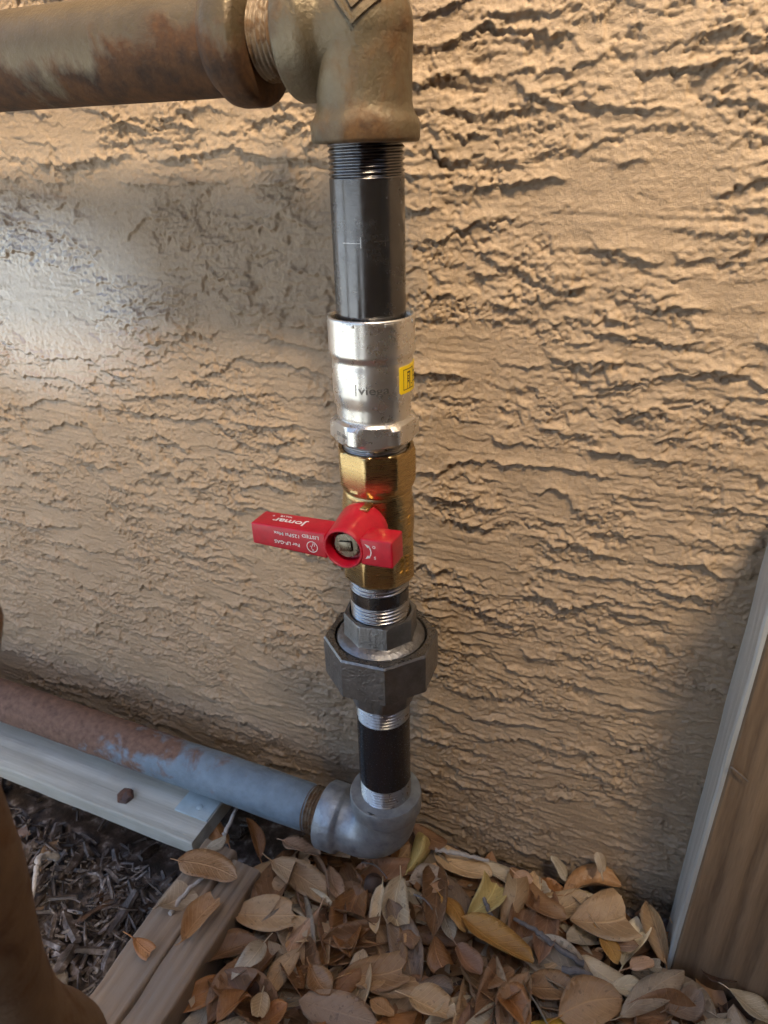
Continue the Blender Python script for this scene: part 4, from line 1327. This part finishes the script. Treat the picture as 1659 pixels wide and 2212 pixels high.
while cnt < 210 and tries < 4000:
    tries += 1
    x = random.uniform(-72, 250); y = random.uniform(-150, 42)
    if y < -150 + 0.35 * max(0, x): continue
    if x > 182 and y > -8: continue
    k_ = random.choice(kinds)
    me = random.choice(proto[k_])
    o = bpy.data.objects.new('leaf', me)
    COL.objects.link(o)
    yaw = random.uniform(0, 6.283)
    tip = Vector((x + 40 * math.cos(yaw), y + 40 * math.sin(yaw), 0))
    if tip.y > 40 or tip.x > 262 or tip.x < -76 or (tip.x > 180 and tip.y > -4):
        bpy.data.objects.remove(o); continue
    z = -472 + 11 * (cnt / 210) + random.uniform(-2, 2)
    if y > 15: z += 2
    o.rotation_euler = (random.uniform(-0.35, 0.35), random.uniform(-0.28, 0.28), yaw)
    o.location = Vector((x, y, z)) * MM
    mid = Vector((x + 20 * math.cos(yaw), y + 20 * math.sin(yaw), 0))
    lx, ly, ln_ = min(MARKS, key=lambda q_: (q_[0] - mid.x) ** 2 + (q_[1] - mid.y) ** 2)
    dv = Vector((mid.x - lx, mid.y - ly, 0)); a_ = dv.dot(Vector((0.91, 0.41, 0))); f_ = dv.dot(Vector((0.41, -0.91, 0)))
    where = ('right of' if a_ > 0 else 'left of') if abs(a_) > abs(f_) else ('in front of' if f_ > 0 else 'behind')
    near = 'close' if dv.length < 18 else 'partly buried'
    tag(o, '%s leaf, %s, %s the %s' % (KL[k_], near, where, ln_), 'leaf', GRP)
    cnt += 1

# deeper litter and the margins, nobody could count these
V, Fc = [], []
SV = []
for i in range(900):
    if i < 520: x, y = random.uniform(-75, 420), random.uniform(-420, 44)
    else: x, y = random.uniform(-75, 240), random.uniform(-170, 44)
    if x > 180 and y > -12: y -= 60
    v_, f_, _ = leaf_vf(random.uniform(30, 55), random.uniform(12, 20), 0.6, 2000 + i % 37, 6, 4)
    M = Matrix.Translation((x, y, -478 + random.uniform(0, 9))) @ Matrix.Rotation(random.uniform(0, 6.28), 4, 'Z') @ Matrix.Rotation(random.uniform(-.3, .3), 4, 'X') @ Matrix.Rotation(random.uniform(-.25, .25), 4, 'Y')
    q = [tuple(M @ Vector(p)) for p in v_]
    if max(p[1] for p in q) > 46 or min(p[0] for p in q) < -77: continue
    SV.append((q, f_))
lit = mk('leaf_litter', *join(*SV), LM['orange2'])
tag(lit, 'matted brown leaves underneath the top layer', 'leaves', kind='stuff')
for k_ in ('dark', 'brown'):
    lit.data.materials.append(LM[k_])
idx = []
for i, (q, f_) in enumerate(SV):
    idx += [(i * 7) % 3] * len(f_)
lit.data.polygons.foreach_set('material_index', idx)

# crumbs: broken bits of leaf between the whole ones
CR = []
for i in range(420):
    x = random.uniform(-75, 245); y = random.uniform(-150, 40)
    if x > 180 and y > -8: continue
    r_ = random.uniform(1.2, 4.6)
    n_ = random.randint(4, 6)
    a0 = random.uniform(0, 6.28)
    pts_ = [(r_ * random.uniform(.5, 1.3) * math.cos(a0 + 6.283 * k / n_), r_ * random.uniform(.35, .9) * math.sin(a0 + 6.283 * k / n_)) for k in range(n_)]
    M = Matrix.Translation((x, y, random.uniform(-470, -457))) @ Matrix.Rotation(random.uniform(0, 6.28), 4, 'Z') @ Matrix.Rotation(random.uniform(-.6, .6), 4, 'X')
    CR.append(xf(rings([[(p_[0], p_[1], 0.0) for p_ in pts_], [(p_[0], p_[1], 0.4) for p_ in pts_]]), M))
crumb = mk('leaf_crumbs', *join(*CR), LM['tan2'], smooth=False)
tag(crumb, 'broken leaf crumbs scattered between the fallen leaves', 'leaf crumbs', kind='stuff')
for k_ in ('dark', 'greyb', 'brown'):
    crumb.data.materials.append(LM[k_])
idx = []
for i, (q, f_) in enumerate(CR):
    idx += [(i * 5) % 4] * len(f_)
if len(idx) == len(crumb.data.polygons):
    crumb.data.polygons.foreach_set('material_index', idx)

# old dark leaves on the bark bed
for i in range(12):
    x = random.uniform(-330, -150); y = random.uniform(-150, -66)
    k_ = random.choice(['slate', 'slate', 'dark', 'greybrown'])
    o = bpy.data.objects.new('leaf', random.choice(proto[k_]))
    COL.objects.link(o)
    o.rotation_euler = (random.uniform(-0.7, 0.7), random.uniform(-0.5, 0.5), random.uniform(0, 6.28))
    o.location = Vector((x, y, ground_z(x, y) + random.uniform(4, 9))) * MM
    o.scale = (0.62, 0.62, 0.62)
    bm_ = min([(-246, -85, 'beside the pale root'), (-200, -75, 'in front of the pale board'), (-150, -90, 'left of the timber end'), (-150, -140, 'left of the timber'), (-215, -130, 'behind the blurred brown pipe'), (-310, -90, 'at the far left')], key=lambda q_: (q_[0] - x) ** 2 + (q_[1] - y) ** 2)[2]
    tag(o, 'old %s leaf on dark bark %s' % (KL[k_], bm_), 'leaf', 'old leaves on the bark bed')

# shredded bark: chips and splinters
CH = []
for i in range(9000):
    x = random.uniform(-480, -126); y = random.uniform(-420, 34)
    if y > -48 and x < -134 and random.random() < 0.9: continue
    q_ = random.random()
    if q_ < 0.62: L_, w_, t_ = random.uniform(2, 9), random.uniform(0.8, 3.0), random.uniform(0.5, 1.4)
    elif q_ < 0.95: L_, w_, t_ = random.uniform(8, 20), random.uniform(1.6, 5.5), random.uniform(0.7, 2.0)
    else: L_, w_, t_ = random.uniform(16, 34), random.uniform(6, 14), random.uniform(1.0, 3.2)
    rows = []
    for k in range(3):
        u = k / 2
        ww = w_ * (0.45 + 0.55 * math.sin(math.pi * (0.15 + 0.7 * u))) / 2
        zz = random.uniform(-0.6, 0.6)
        rows.append([((u - .5) * L_, -ww, zz), ((u - .5) * L_, ww * random.uniform(.6, 1), zz), ((u - .5) * L_, ww * .5, zz + t_), ((u - .5) * L_, -ww * .6, zz + t_)])
    M = Matrix.Translation((x, y, ground_z(x, y) + random.uniform(0, 9))) @ Matrix.Rotation(random.uniform(0, 6.28), 4, 'Z') @ Matrix.Rotation(random.uniform(-.5, .5), 4, 'Y') @ Matrix.Rotation(random.uniform(-.8, .8), 4, 'X')
    CH.append(xf(rings(rows), M))
mul = mk('bark_mulch', *join(*CH), MT['soil'], smooth=False)
tag(mul, 'dark shredded bark covering the ground at the lower left', 'mulch', kind='stuff')
